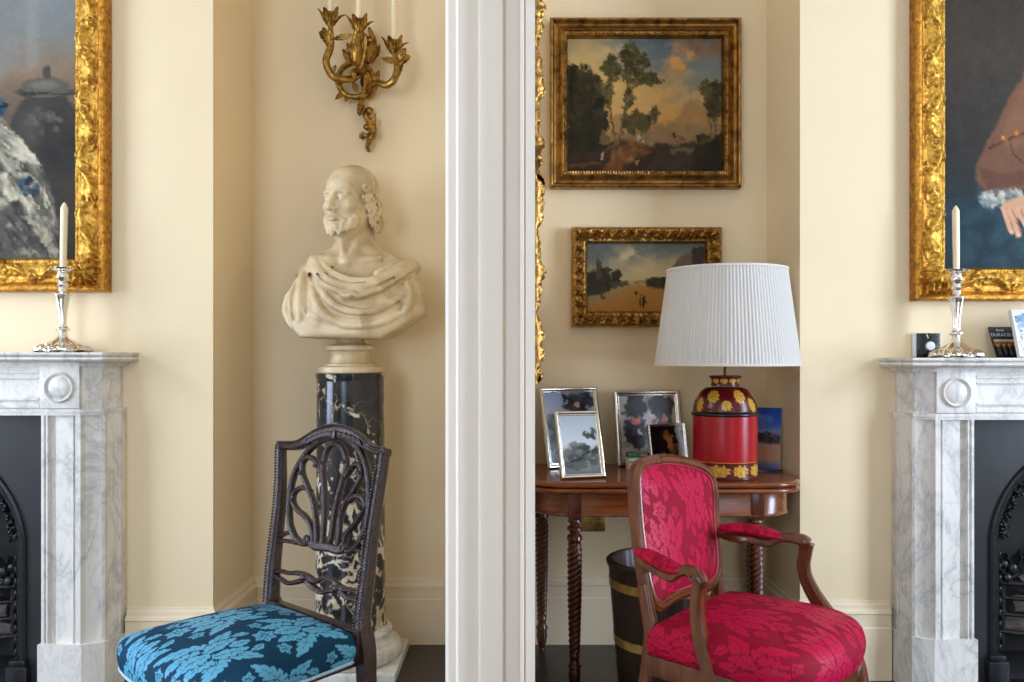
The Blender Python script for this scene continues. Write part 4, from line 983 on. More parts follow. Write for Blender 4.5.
scp([(370, 122, -.045), (368, 127, -.04), (366, 127, -.04)], [.009, .010, .012]); mb.ball(SP(366, 127, -.045), .012)
scp([(372, 133, -.05), (366, 136, -.045), (362, 134, -.045), (361, 137, -.045), (364, 138, -.05)], [.008, .008, .007, .007, .006]); mb.ball(SP(368.5, 150, -.055), .009)
scp([(350, 95, -.03), (347, 98, -.03), (346, 100, -.03), (348, 100, -.03)], [.006, .006, .006, .005])
scp([(366, 62, -.03), (371, 50, -.04), (372, 38, -.045), (369, 28, -.05)], [.014, .015, .012, .006]); scp([(360, 62, -.03), (364, 48, -.04), (365, 34, -.045)], [.012, .014, .006])
for b, d, L, W in (((371, 64), (.2, 0, 1), .11, .020), ((367, 60), (-.15, 0, 1), .14, .022), ((362, 100), (-.2, 0, -1), .07, .014), ((370, 120), (.25, 0, -1), .09, .016), ((373, 60), (.55, 0, 1), .07, .014), ((357, 92), (-.3, 0, .9), .05, .012), ((371, 138), (-.3, 0, -1), .05, .010), ((352, 64), (-.5, 0, .8), .07, .016), ((374, 84), (.4, 0, .9), .06, .014), ((344, 92), (-.6, 0, -.6), .05, .012), ((366, 74), (-.2, -.2, -1), .07, .016), ((365, 106), (-.4, -.1, -.9), .055, .012), ((372, 128), (.3, 0, 1), .06, .012)):
    mb.leaf(SP(*b, -.03), d, Nn, L, W, .22, 4)
mb.box(P(366, 80, ZA-.015), (.03, .03, .10), .008); mb.build('back_plate', M['bronze'], r)
candles = []
def arm(path, rad, cup, o_end, leaves, cup_h=.055):
    global mb
    mb = MB(); p = scp(path, rad)
    for b, d, L, W, cu in leaves: mb.leaf(SP(*b), d, Nn, L, W, cu, 4)
    a = sub(mb.build('arm', M['bronze'], r), r)
    c = SP(cup[0], cup[1], o_end); mb = MB()
    mb.lathe([(.006, 0), (.010, .004), (.008, .012), (.012, .022), (.020, .034), (.0225, .046), (.021, cup_h), (.016, cup_h+.002), (.0155, cup_h-.012), (.0001, cup_h-.014)], c, 20)
    for k in range(6):
        t_ = 2*PI*k/6+.3; dd = V(math.cos(t_), math.sin(t_), 0); mb.leaf(c+dd*.008+V(0, 0, .004), V(0, 0, 1)+dd*.35, dd, .078, .017, .22 if k % 2 else .42, 4, n=14)
    mb.build('candle_cup', M['bronze'], a); candles.append(c+V(0, 0, cup_h-.0135))
arm([(364, 66, -.02), (357, 76, .03), (350, 79, .06), (342, 79, .08), (334, 77, .09), (328, 69, .10), (326, 60, .10), (329, 52, .10), (331, 44, .10), (331, 36, .10), (330.5, 26, .10)], [.012, .012, .012, .013, .014, .013, .012, .013, .012, .010, .008], (330.5, 27), .10,
    [((331, 48, .10), (-.35, 0, 1), .085, .020, .35), ((330, 44, .11), (.1, -.2, 1), .06, .016, .2), ((331, 74, .10), (.8, 0, 1), .045, .010, .4), ((332, 40, .10), (-1, 0, .5), .06, .022, .42), ((352, 79, .06), (.4, -.3, .8), .05, .014, .3), ((345, 80, .07), (-.6, 0, -.4), .04, .010, .4), ((334, 39, .1), (1, -.1, .1), .085, .013, .18)])
arm([(366, 70, -.02), (360, 70, .06), (357, 62, .12), (357, 52, .14), (358, 42, .14), (359, 33, .14)], [.012, .014, .017, .016, .013, .009], (359, 34), .14,
    [((355, 68, .12), (.05, -.1, 1), .14, .024, .10), ((360, 68, .12), (.25, -.1, 1), .12, .020, .15), ((353, 60, .13), (-.3, 0, 1), .07, .014, .4), ((361, 46, .13), (1, 0, .55), .065, .018, .45)])
arm([(366, 92, -.03), (371, 87, .01), (378, 83, .05), (386, 85, .07), (393, 81, .09), (396.5, 73, .09), (396.5, 65, .09), (394.5, 54, .09)], [.012, .012, .012, .012, .013, .012, .011, .008], (394, 55), .09,
    [((398, 66, .09), (.75, 0, .9), .085, .020, -.45), ((397, 62, .09), (-1, 0, .15), .065, .014, .35), ((394, 80, .09), (.5, -.1, 1), .08, .016, -.3), ((380, 84, .05), (.9, 0, -.4), .055, .012, .3), ((399, 60, .1), (.5, -.4, .9), .06, .018, -.4)])
for c, lb in zip(candles, ('left of the three cream candles in the bronze sconce', 'middle cream candle of the bronze sconce, standing nearest the viewer', 'right and lowest cream candle in the bronze sconce')):
    mb = MB(); mb.lathe([(.0001, .0005), (.0108, .0005), (.0108, .01), (.0105, .285), (.008, .297), (.0001, .302)], c, 20)
    o = thing('candle', lb, 'candle', c, 'candles in the wall sconce'); mb.build('wax_stick', M['wax'], o)
    mb = MB(); mb.tube([c+V(0, 0, .299), c+V(.001, 0, .308), c+V(.003, 0, .314)], .0012, 6); mb.build('wick', M['wick'], o)
# ------------------------------------------------------------------ silver candlesticks on the mantels
def candlestick(px, D, mh, lab, clab, tilt, zk):
    yo = D-(.106 if px < 500 else .118); c = V((px-CX)*yo/F, yo, mh)
    r = thing('candlestick', lab, 'candlestick', c, 'silver candlesticks on the mantelpieces')
    mb = MB(); n = 96; th = np.linspace(0, 2*PI, n, endpoint=False); rows = []
    for q, z in [(.0001, .004), (.060, .002), (.084, .0), (.092, .003), (.092, .008), (.082, .012), (.075, .018), (.068, .022), (.055, .026), (.042, .034), (.031, .042), (.020, .050), (.014, .062), (.0125, .070)]:
        k = np.clip((q-.02)/.06, 0, 1)
        rr = q*(1+.045*k*np.cos(8*th+.4)); zz = z+.0055*k*np.abs(np.sin(4*th))+.003*k*np.sin(16*th+z*200)*(q < .088)
        rows.append(np.stack([c[0]+rr*np.cos(th), c[1]+rr*np.sin(th), c[2]+zk*np.maximum(zz, 0)], -1))
    mb.grid(np.array(rows), closed_v=True, flip=True)
    for k in range(16):
        a = 2*PI*k/16; mb.ball(c+V(.079*math.cos(a), .079*math.sin(a), .016), (.010, .010, .007), 8, 6)
        if k % 2: mb.spiral(c+V(.066*math.cos(a), .066*math.sin(a), .022), .009, 1.3, V(-math.sin(a), math.cos(a), 0), V(-.5*math.cos(a), -.5*math.sin(a), .8), .003, 14)
    mb.build('base', M['silver'], r)
    mb = MB(); rows = []
    for q, z in [(.0125, .068), (.016, .074), (.021, .078), (.020, .083), (.014, .087), (.0125, .092), (.012, .105), (.0135, .13), (.017, .155), (.021, .175), (.0225, .185), (.026, .192), (.0265, .197), (.022, .202), (.015, .206), (.013, .212), (.0125, .218), (.017, .224), (.020, .228), (.017, .234), (.013, .238), (.0135, .243), (.019, .250), (.021, .258), (.019, .266), (.016, .270)]:
        k = .06 if .085 < z < .19 else .04; rr = q*(1+k*np.cos(6*th)); rows.append(np.stack([c[0]+rr*np.cos(th), c[1]+rr*np.sin(th), c[2]+zk*z+0*th], -1))
    mb.grid(np.array(rows), closed_v=True, flip=True)
    for k in range(8):
        a = 2*PI*k/8; mb.ball(c+V(.024*math.cos(a), .024*math.sin(a), .195*zk), (.006, .006, .006), 7, 5); mb.ball(c+V(.019*math.cos(a), .019*math.sin(a), .078*zk), .005, 7, 5)
    mb.build('stem', M['silver'], r)
    mb = MB(); rows = []
    for q, z in [(.012, .268), (.020, .272), (.032, .278), (.038, .283), (.039, .286), (.033, .285), (.020, .280), (.013, .279), (.013, .286), (.0105, .286), (.0105, .272), (.0001, .272)]:
        k = .07 if q > .03 else 0; rr = q*(1+k*np.cos(8*th)); rows.append(np.stack([c[0]+rr*np.cos(th), c[1]+rr*np.sin(th), c[2]+zk*z+0*th], -1))
    mb.grid(np.array(rows), closed_v=True, flip=True); mb.build('drip_pan', M['silver'], r)
    b = c+V(0, 0, .2725*zk); o = thing('candle', clab, 'candle', b, 'candles in the silver candlesticks')
    mb = MB(); A = np.array([[(q*math.cos(a), q*math.sin(a), z) for a in np.linspace(0, 2*PI, 24, endpoint=False)] for q, z in [(.0001, 0), (.0103, 0), (.0105, .02), (.0132, .0205) if 0 else (.0110, .03), (.0115, .10), (.0120, .215), (.0118, .224), (.004, .240), (.0001, .243)]])
    A[..., 0] += b[0]+A[..., 2]*tilt; A[..., 1] += b[1]; A[..., 2] += b[2]
    mb.grid(A, closed_v=True, flip=True); mb.build('wax_stick', M['wax'], o)
    mb = MB(); e = b+V(.241*tilt, 0, .240); mb.tube([e, e+V(-.001, 0, .006), e+V(-.005, 0, .009)], .0012, 6); mb.build('wick', M['wick'], o)
candlestick(63, DL, MH_L, 'ornate silver candlestick on the left marble mantel shelf', 'cream candle in the silver candlestick on the left mantel', .02, 1.03)
candlestick(956.5, DR, MH_R, 'ornate silver candlestick on the right marble mantel shelf beside a black square clock', 'cream candle in the silver candlestick on the right mantel', -.012, 1.085)
# =================================================================== blue side chair
def chair_space(A, B, hs):
    A, B = np.asarray(A, float), np.asarray(B, float); u = unit(B-A); n = V(u[1], -u[0], 0)
    if n[1] > 0: n = -n
    return A, B, u, n
sh = .47
A, B, cu, cn = chair_space(on_height(275, 600, sh), on_height(363, 631, sh), sh)
Cc = (A+B)/2; hw = np.linalg.norm(B-A)/2
L3 = lambda t, w, z: Cc+cn*t+cu*w+V(0, 0, z-sh)        # t forward from the back, w across, z height
r = thing('side_chair', 'dark carved side chair with pierced back and blue damask seat in front of the column', 'chair', V(*(Cc+cn*.22)[:2], 0))
bn = unit(np.cross(cu, unit(-cn*.085+V(0, 0, .47))))      # normal of the raked back
if np.dot(bn, cn) < 0: bn = -bn
B0 = Cc-cn*.012
Bk = lambda px, py, o=0.0: on_plane(px, py, B0, bn)+bn*o
def bkline(pts, ra, rb, o=0.0, n=6, mbx=None, closed=False):
    p = cr([Bk(a[0], a[1], o+(a[2] if len(a) > 2 else 0)) for a in pts], n, closed)
    q = np.interp(np.linspace(0, 1, len(p)), np.linspace(0, 1, len(ra)), ra) if hasattr(ra, '__len__') else ra
    prof = [(1, -.6), (1, .5), (.75, .85), (.35, 1), (0, .88), (-.35, 1), (-.75, .85), (-1, .5), (-1, -.6), (-.6, -1), (.6, -1)]
    mbx.tube(p, q, up=bn, rb=rb, prof=prof, closed=closed); return p
def beads(mbx, pts, rad, step):
    d = np.concatenate([[0], np.cumsum(np.linalg.norm(np.diff(pts, axis=0), axis=1))])
    for s_ in np.arange(step/2, d[-1], step):
        mbx.ball([np.interp(s_, d, pts[:, k]) for k in range(3)], rad, 7, 5)
# rear legs run up into the back posts
for q, s in (([(282, 445), (281.5, 458), (281.5, 480), (280, 508), (276.5, 540), (273.5, 570), (271.5, 602)], -1), ([(384.5, 452), (383, 466), (379.5, 488), (375.5, 515), (371, 548), (367.5, 580), (363.5, 612), (362.5, 630)], 1)):
    mb = MB(); p = bkline(q, [.0125, .0125, .0125, .013, .014, .016, .018], [.013, .014, .015, .016, .018, .020, .022], mbx=mb)
    low = cr([p[-1], L3(-.012, s*(hw-.004), sh-.06), L3(-.018, s*(hw-.004), .30), L3(-.05, s*(hw-.002), .12), L3(-.10, s*hw, .0)], 6)
    mb.tube(low, np.linspace(.019, .015, len(low)), 4, up=cn, rb=np.linspace(.022, .017, len(low)), prof=[(1, 1), (1, -1), (-1, -1), (-1, 1)])
    o = sub(mb.build('rear_leg_post', M['rosewood'], r), r)
    mb = MB(); e = p+bn*np.linspace(.0145, .0220, len(p))[:, None]
    for w in (-.0100, .0100): beads(mb, e+cu*w, .0040, .0090)
    mb.build('beaded_edge', M['rosewood'], o)
mb = MB(); cp = bkline([(279, 446), (287, 446.5), (297, 446.5), (306, 442.5), (316, 437), (327, 433.5), (338, 432.5), (349, 434), (359, 439), (368, 446), (377, 451), (387.5, 453)], [.011, .011, .0105, .013, .017, .020, .021, .020, .017, .013, .011, .012], .014, mbx=mb)
o = sub(mb.build('crest_rail', M['rosewood'], r), r)
mb = MB(); up_ = unit(np.cross(bn, cu)); up_ = up_ if up_[2] > 0 else -up_
beads(mb, cp+bn*.010+up_*.0115*np.interp(np.linspace(0, 1, len(cp)), [0, .25, .5, .75, 1], [1.0, 1.3, 1.95, 1.3, 1.0])[:, None], .0042, .0095)
for k in range(5):
    for s in (-1, 1): mb.leaf(Bk(338+s*(2+5*k), 434.5+1.1*k*k*.28, .0155), cu*s-up_*.12*k, bn, .034, .0095, .06, 4, n=9)
mb.leaf(Bk(338, 439, .016), up_, bn, .026, .012, .06, 5, n=9)
for px, py in ((281, 447), (386, 453)): mb.spiral(Bk(px, py, .013), .010, 1.5, cu, up_, .004)
mb.build('carved_leaves', M['rosewood'], o)
mb = MB()
T_ = .0085; R_ = .010
bkline([(338, 437), (326, 439), (316, 444), (307, 453), (299, 465), (293, 479), (290, 497), (289.5, 514), (291, 527), (296, 538), (303.5, 543.5), (311, 542)], [T_*1.15]*3+[T_]*9, R_, mbx=mb)
bkline([(338, 437), (347, 438), (356, 445), (363, 456), (367.5, 470), (369.5, 488), (369, 506), (366.5, 524), (362, 538), (355.5, 548), (349, 551), (343, 547)], [T_*1.15]*3+[T_]*9, R_, mbx=mb)
for q in ([(322.5, 545), (323, 536), (324.5, 514), (324.5, 490), (323.2, 470), (325, 457), (329.5, 447), (336, 444), (342.5, 447.5), (346, 457), (346.5, 467), (342.5, 482), (337, 502), (333.5, 520), (331, 538), (328, 547)],
          [(317, 545), (317, 534), (316, 518), (313, 500), (307.5, 486), (303, 474), (303, 463), (308, 457.5), (313, 458.5), (318, 464), (322.5, 472)],
          [(312, 543), (313, 535), (310.5, 524), (305, 516), (298, 510), (293.5, 502), (294.5, 493), (301, 488), (307, 488.5), (311, 492)],
          [(337, 548), (339, 536), (340.5, 518), (346.5, 502), (354, 491), (360.5, 479), (361.5, 468), (356.5, 464), (351, 469.5), (346, 477)],
          [(343, 548), (347, 534), (356, 523), (362.5, 513), (365.5, 504), (362, 497), (355.5, 496.5), (349.5, 501)]):
    bkline(q, T_*.86, R_*.9, mbx=mb)
bkline([(309, 541), (316, 546), (324, 547), (331, 548), (338, 550), (345, 549)], [.010, .013, .012, .012, .013, .010], R_, mbx=mb)
for px, py in ((309, 540), (345, 548)): mb.spiral(Bk(px, py, .010), .013, 1.6, cu, up_, .005)
bkline([(281, 536), (287, 533), (292, 533)], .006, .008, mbx=mb); bkline([(279, 541), (288, 541), (297, 543)], .006, .008, mbx=mb)
bkline([(352, 549), (360, 551), (369, 556)], .006, .008, mbx=mb); bkline([(362, 541), (368, 546), (371, 547)], .006, .008, mbx=mb)
for px, py in ((303, 473), (294, 500), (324, 463), (346, 462), (361, 473), (363, 508), (318, 466), (352, 469)):
    mb.ball(Bk(px, py, .008), (.010, .010, .006), 8, 6)
mb.build('pierced_splat', M['rosewood'], r)
mb = MB()
bkline([(274, 571.5), (281, 571), (289, 573), (299, 573), (307, 576), (316, 581), (325, 578), (334, 581), (342, 588), (351, 590), (366, 592)], [.009, .006, .006, .007, .008, .008, .006, .007, .008, .006, .009], .009, mbx=mb)
bkline([(274, 576), (281, 579), (288, 583), (297, 582), (305, 580), (312, 586), (322, 592), (332, 590), (341, 592), (350, 598), (366, 601)], [.009, .006, .006, .007, .008, .008, .007, .008, .008, .006, .009], .009, mbx=mb)
mb.ball(Bk(306, 578, .006), (.012, .010, .012), 10, 7); mb.ball(Bk(338, 589, .006), (.012, .010, .012), 10, 7)
mb.build('cross_rail', M['rosewood'], r)
# upholstered seat
def seat(zt, dome, drop, wr, wf, dep, L3, pat, ext, mat, parent, name='seat', N=260, bow=.0, p0=0.0, rnd=.018, corner=.0, t0=.0, pn=6):
    g = np.linspace(-1.32, 1.32, N); Aa, Bb = np.meshgrid(g, g, indexing='ij')      # Aa across, Bb front-back
    ca, cb = np.clip(Aa, -1, 1), np.clip(Bb, -1, 1)
    # soften the corners of the plan
    pe = np.where(cb > 0, pn, 60); k = np.maximum(np.abs(ca), np.abs(cb))/np.maximum((np.abs(ca)**pe+np.abs(cb)**pe)**(1/pe), 1e-9)
    ca, cb = ca*k, cb*k
    t = t0+(cb+1)/2*dep+bow*np.clip((cb+.2)/1.2, 0, 1)**2*(1-ca**2); wid = wr+(wf-wr)*(cb+1)/2
    ex = np.maximum(np.abs(Aa), np.abs(Bb))-1
    f = np.clip(ex/.32, 0, 1)
    a = np.clip(ex/.06, 0, 1)*PI/2
    e_in = np.clip(1-np.maximum(np.abs(Aa), np.abs(Bb)), 0, 1)
    z = zt+dome*(1-np.clip(np.abs(Aa), 0, 1)**2.4)*(1-np.clip(np.abs(Bb), 0, 1)**2.4)
    edge = np.clip(1-e_in/.16, 0, 1); z = z-rnd*edge**2.2*(ex < 0)
    z = np.where(ex > 0, zt-rnd-f*(drop-rnd), z)
    bul = .006*np.sin(PI*f)*(ex > 0)
    w = ca*(wid+bul); t = t+cb*bul
    G = Cc0[0]+cnu[0][None, None]*t[..., None]+cnu[1][None, None]*w[..., None]; G[..., 2] = z
    s_ = np.where(np.abs(Aa) > 1, np.sign(Aa)*(np.abs(wid)+f*drop), ca*wid); q_ = np.where(np.abs(Bb) > 1, (cb+1)/2*dep+np.sign(Bb)*f*drop, (cb+1)/2*dep)
    c = sample(pat, ext, s_, q_-dep/2+p0)
    mb = MB(); mb.grid(G, at=np.repeat(c[..., None], 3, -1))
    o = mb.build(name, mat, parent, ang=180, attr='Col')
    return G, (t, w)
Cc0 = [V(Cc[0], Cc[1], 0)]; cnu = (cn, cu)
patb = damask(520, .80, 1)
G, _ = seat(sh+.004, .034, .080, hw-.008, .234, .418, L3, patb, .80, M['blue'], r, N=300, bow=.025, pn=14, rnd=.010, t0=.022)
ringp = np.vstack([G[::6, 0], G[-1, ::6], G[::-6, -1], G[0, ::-6]]); mb = MB(); mb.tube(ringp, .0046, 6, closed=True); mb.build('piping', M['bluetrim'], r)
mb = MB()
def bar(mbx, a, b, w, h, bev=.003):
    a, b = np.asarray(a), np.asarray(b); d = unit(b-a); z = V(0, 0, 1); s = np.cross(d, z); R = np.column_stack([d, s, z])
    mbx.box((a+b)/2, (np.linalg.norm(b-a), w, h), bev, R)
bar(mb, L3(.004, -hw, .440), L3(.004, hw, .440), .030, .064); bar(mb, L3(.0, -(hw-.02), .395), L3(.42, -.208, .395), .024, .03); bar(mb, L3(.0, hw-.02, .395), L3(.42, .208, .395), .024, .03); bar(mb, L3(.425, -.20, .395), L3(.425, .20, .395), .024, .03)
mb.build('seat_rail', M['rosewood'], r)
for s in (-1, 1):
    mb = MB(); p = cr([L3(.405, s*.205, .40), L3(.407, s*.205, .2), L3(.41, s*.205, .0)], 5); mb.tube(p, np.linspace(.020, .013, len(p)), up=cn, rb=np.linspace(.020, .013, len(p)), prof=[(1, .9), (.9, 1), (-.9, 1), (-1, .9), (-1, -.9), (-.9, -1), (.9, -1), (1, -.9)]); mb.build('front_leg', M['rosewood'], r)
# =================================================================== crimson armchair
sh = .45
A, B, cu, cn = chair_space(on_height(652, 629, sh), on_height(717, 599, sh), sh)
Cc = (A+B)/2; hw = np.linalg.norm(B-A)/2; L3 = lambda t, w, z: Cc+cn*t+cu*w+V(0, 0, z-sh)
r = thing('armchair', 'open armchair with carved wooden frame and crimson damask upholstery in front of the table', 'chair', V(*(Cc+cn*.22)[:2], 0))
bn = unit(np.cross(cu, unit(-cn*.10+V(0, 0, .44)))); bn = bn if np.dot(bn, cn) > 0 else -bn
B0 = Cc.copy(); Bk = lambda px, py, o=0.0: on_plane(px, py, B0, bn)+bn*o
outer = [(656, 606), (646.5, 588), (641.5, 560), (637.5, 530), (635, 500), (634.5, 478), (638.5, 466.5), (650, 461), (666, 459.3), (684, 462), (699, 467), (708.5, 475), (712.5, 488), (713.5, 506), (714, 524), (715.5, 538), (717, 556), (716.5, 570), (713.5, 580), (705, 587), (690, 590.5), (672, 597)]
pf = [(1, -.6), (1, .35), (.8, .8), (.45, 1), (.1, .9), (-.3, .95), (-.6, .7), (-1, .45), (-1, -.6), (-.6, -1), (.6, -1)]
pc = cr([Bk(*q) for q in outer], 5, True)
mb = MB(); mb.tube(pc, .0155, up=bn, rb=.018, closed=True, prof=pf); mb.build('back_frame', M['walnut'], r)
# padded back
ctr = pc.mean(0); K = 14; rows = []; up_ = unit(np.cross(bn, cu)); up_ = up_ if up_[2] > 0 else -up_
ring = ctr+(pc-ctr)*(1-.013/np.linalg.norm(pc-ctr, axis=1))[:, None]
dens_ = np.repeat(ring, 1, 0)
K = 90; tt = np.linspace(0, 1, 60); nring = cr(ring, 4, True); at = []
patr = damask(520, .80, 2)
for q in tt:
    p = ctr+(nring-ctr)*q; p = p+bn*(.006+.028*(1-q**3.0))
    rows.append(p); l = p-ctr; at.append(sample(patr, .80, l@cu+.05, l@up_+.1))
mb = MB(); mb.grid(np.array(rows), closed_v=True, at=np.repeat(np.array(at)[..., None], 3, -1), flip=True)
rows = [ctr+(nring-ctr)*q-bn*(.010+.012*(1-q**3)) for q in (0, .4, .8, 1)]; mb.grid(np.array(rows), closed_v=True, at=np.full((4*len(nring), 3), .2))
o = sub(mb.build('back_panel', M['red'], r, ang=180, attr='Col'), r)
mb = MB(); mb.tube(ring+bn*.009, .0042, 7, closed=True); mb.build('gimp', M['redgimp'], o)
for q, s in (([(644, 584), (648.5, 610), (652, 629)], -1), ([(716.5, 570), (718.5, 585), (718.5, 600)], 1)):
    mb = MB(); p = cr([Bk(*a) for a in q], 6)
    low = cr([p[-1], L3(-.004, s*hw, .40), L3(-.03, s*hw, .25), L3(-.085, s*(hw+.01), .10), L3(-.11, s*(hw+.012), .0)], 6)
    p = np.vstack([p, low[1:]]); mb.tube(p, np.interp(np.linspace(0, 1, len(p)), [0, .3, 1], [.014, .017, .014]), up=bn, rb=np.interp(np.linspace(0, 1, len(p)), [0, .3, 1], [.017, .021, .015]), prof=pf); mb.build('rear_leg', M['walnut'], r)
# seat, with a serpentine front
Cc0 = [V(Cc[0], Cc[1], 0)]; cnu = (cn, cu)
G, _ = seat(sh+.028, .030, .088, hw+.036, .246, .40, L3, patr, .80, M['red'], r, N=300, bow=.05, p0=.07, rnd=.022, corner=.10, t0=.012)
mb = MB(); g = np.linspace(0, 1, 30)
fr = [L3(.012, -(hw+.03), .372)]+[L3(.385+.05*(1-(w/.225)**2)-.02*(abs(w) > .21), w, .372) for w in np.linspace(-.222, .222, 15)]+[L3(.012, hw+.03, .372)]
mb.tube(cr(fr, 3), .030, 4, up=(0, 0, 1), rb=.026, prof=[(.6, -1), (.8, -.2), (.7, 1), (-.7, 1), (-.7, -1)]); bar(mb, L3(.0, -hw, .385), L3(.0, hw, .385), .03, .06)
mb.build('seat_rail', M['walnut'], r)
for s in (-1, 1):
    mb = MB(); p = cr([L3(.385, s*.205, .385), L3(.405, s*.215, .30), L3(.395, s*.208, .15), L3(.38, s*.20, .05), L3(.40, s*.212, .0)], 7); mb.tube(p, np.interp(np.linspace(0, 1, len(p)), [0, .25, .8, 1], [.026, .028, .016, .020]), 10); mb.build('front_leg', M['walnut'], r)
# arms
for s, pad, knee, sup in ((-1, [(637, 552, .012), (648, 557, .022), (661, 564, .024), (672, 569, .022), (682, 572, .014)], [(678, 573), (688, 570), (697, 575), (702, 584)], [(701.5, 580), (699, 592), (697.5, 606), (698.5, 624), (702.5, 645), (708, 664), (714, 686)]),
                          (1, [(719, 528, .010), (733, 529.5, .020), (750, 531, .022), (768, 534.5, .020), (785, 538.5, .012)], [(779, 538), (793, 537.5), (803, 540), (808, 544)], [(807, 543), (805.5, 553), (804, 564), (806, 577), (813, 592), (822, 606), (829, 616)])):
    nrm = unit(cu-s*.15*cn); base = Cc+cu*s*(hw+.012)
    Ar = lambda px, py, o=0.0: on_plane(px, py, base, nrm)+nrm*o
    p0 = Bk(pad[0][0]+(0 if s < 0 else -2), pad[0][1]+4)
    mb = MB(); kp = [p0]+[Ar(q[0], q[1]+8, 0) for q in pad[1:4]]+[Ar(*q) for q in knee]
    p = cr(kp, 6); mb.tube(p, np.interp(np.linspace(0, 1, len(p)), [0, .3, .7, .9, 1], [.012, .014, .015, .020, .018]), up=(0, 0, 1), rb=np.interp(np.linspace(0, 1, len(p)), [0, .6, .85, 1], [.012, .012, .017, .016]), prof=pf)
    p = cr([Ar(*q) for q in sup], 6); mb.tube(p, np.interp(np.linspace(0, 1, len(p)), [0, .12, .4, 1], [.020, .018, .017, .022]), up=nrm, rb=np.interp(np.linspace(0, 1, len(p)), [0, .12, .4, 1], [.021, .018, .018, .021]), prof=pf)
    mb.spiral(Ar(knee[2][0], knee[2][1]+2, s*.018), .012, 1.4, cn, V(0, 0, 1), .005)
    a = sub(mb.build('arm', M['walnut'], r), r)
    p = cr([Ar(q[0], q[1]-0, 0) for q in pad], 10); rad = np.interp(np.linspace(0, 1, len(p)), np.linspace(0, 1, len(pad)), [q[2] for q in pad])
    tt = np.linspace(0, 2*PI, 28, endpoint=False); d_ = unit(p[-1]-p[0]); sd_ = unit(np.cross(d_, V(0, 0, 1))); up2 = np.cross(sd_, d_)
    G = p[:, None]+(np.cos(tt)[None, :, None]*rad[:, None, None]*1.15)*sd_+(np.where(np.sin(tt) > 0, np.sin(tt), .55*np.sin(tt))[None, :, None]*rad[:, None, None]*1.0)*up2
    at = sample(patr, .80, np.linspace(-.15, .15, len(p))[:, None]+0*tt[None], (tt[None]*.03+0*rad[:, None]))
    mb = MB(); b0 = mb.n; mb.grid(G, closed_v=True, at=np.repeat(at[..., None], 3, -1)); nn = len(tt); mb.f.append(tuple(range(nn))); mb.f.append(tuple((len(p)-1)*nn+i for i in range(nn-1, -1, -1))); mb.mi += [0, 0]
    pd = sub(mb.build('arm_pad', M['red'], a, attr='Col', ang=180), a)
# =================================================================== card table in the right alcove
th_ = .745; tx0, tx1, ty0, ty1 = .022, 1.001, 2.868, 3.385
r = thing('side_table', 'mahogany fold-over card table with spiral legs in the right alcove under the landscapes', 'table', ((tx0+tx1)/2, (ty0+ty1)/2, 0))
def dplan(o=0.0, R=.145, n=12):
    """table top plan: straight back, rounded front corners, inset by o"""
    x0, x1, y0, y1 = tx0+o, tx1-o, ty0+o, ty1-o*.2; p = [(x1, y1), (x0, y1)]
    p += [(x0+R-R*math.cos(a), y0+R*.8-R*.8*math.sin(a)) for a in np.linspace(0, PI/2, n)]
    p += [(x1-R+R*math.sin(a), y0+R*.8-R*.8*math.cos(a)) for a in np.linspace(0, PI/2, n)]
    return p
def leafmb(z0, z1):
    mb = MB(); h = z1-z0; rows = []
    for o, z in ((.012, z0), (.003, z0+h*.12), (0, z0+h*.35), (0, z0+h*.65), (.003, z0+h*.88), (.010, z1)): rows.append([(a, b, z) for a, b in dplan(o)])
    A = np.array(rows); mb.grid(A, closed_v=True); n = A.shape[1]
    mb.add(A[-1], [tuple(range(n))]); mb.add(A[0], [tuple(range(n-1, -1, -1))]); return mb
leafmb(th_-.020, th_).build('table_top', M['mahog'], r, ang=50)
leafmb(th_-.040, th_-.0215).build('folding_leaf', M['mahog'], r, ang=50)
mb = MB(); o_, i_ = dplan(.035), dplan(.060)
A = np.array([[(a, b, th_-.0405) for a, b in o_], [(a, b, th_-.112) for a, b in o_], [(a, b, th_-.120) for a, b in dplan(.030)], [(a, b, th_-.124) for a, b in dplan(.033)], [(a, b, th_-.124) for a, b in i_], [(a, b, th_-.0405) for a, b in i_]]); mb.grid(A, closed_v=True, flip=True)
mb.build('apron', M['mahog'], r, ang=40)
def table_leg(x, y, mat):
    mb = MB(); mb.box((x, y, th_-.0875), (.046, .046, .093), .003)
    pr = []; zt, zb = th_-.134, .140
    pr = [(.020, zt), (.024, zt-.006), (.024, zt-.012), (.017, zt-.016), (.017, zt-.022), (.026, zt-.030), (.027, zt-.038), (.018, zt-.046), (.017, zt-.052), (.026, zt-.060), (.028, zt-.072), (.020, zt-.084)]
    mb.lathe(pr[::-1], (x, y, 0), 28)
    nz = 270; z = np.linspace(zt-.082, zb, nz); t_ = np.linspace(0, 2*PI, 40, endpoint=False); u = np.linspace(0, 1, nz)
    R0 = np.interp(u, [0, .08, .5, 1], [.021, .0245, .0235, .0185])
    rad = R0[:, None]*(1+.24*(np.abs(np.cos(2.0*(t_[None]-z[:, None]*78)))-.6))
    mb.grid(np.stack([x+rad*np.cos(t_), y+rad*np.sin(t_), np.repeat(z[:, None], 40, 1)], -1), closed_v=True)
    pr = [(.017, zb+.002), (.019, zb-.006), (.021, zb-.010), (.018, zb-.016), (.0165, zb-.024), (.018, zb-.036), (.0235, zb-.042), (.0245, zb-.050), (.019, zb-.055), (.021, zb-.064), (.022, zb-.078), (.018, zb-.105), (.013, zb-.122), (.011, .012), (.013, .008), (.012, 0)]
    mb.lathe(pr[::-1], (x, y, 0), 28)
    mb.build('leg', mat, r)
for x, y in ((.192, 2.922), (.831, 2.922), (.088, 3.335), (.936, 3.335)): table_leg(x, y, M['mahogleg'])
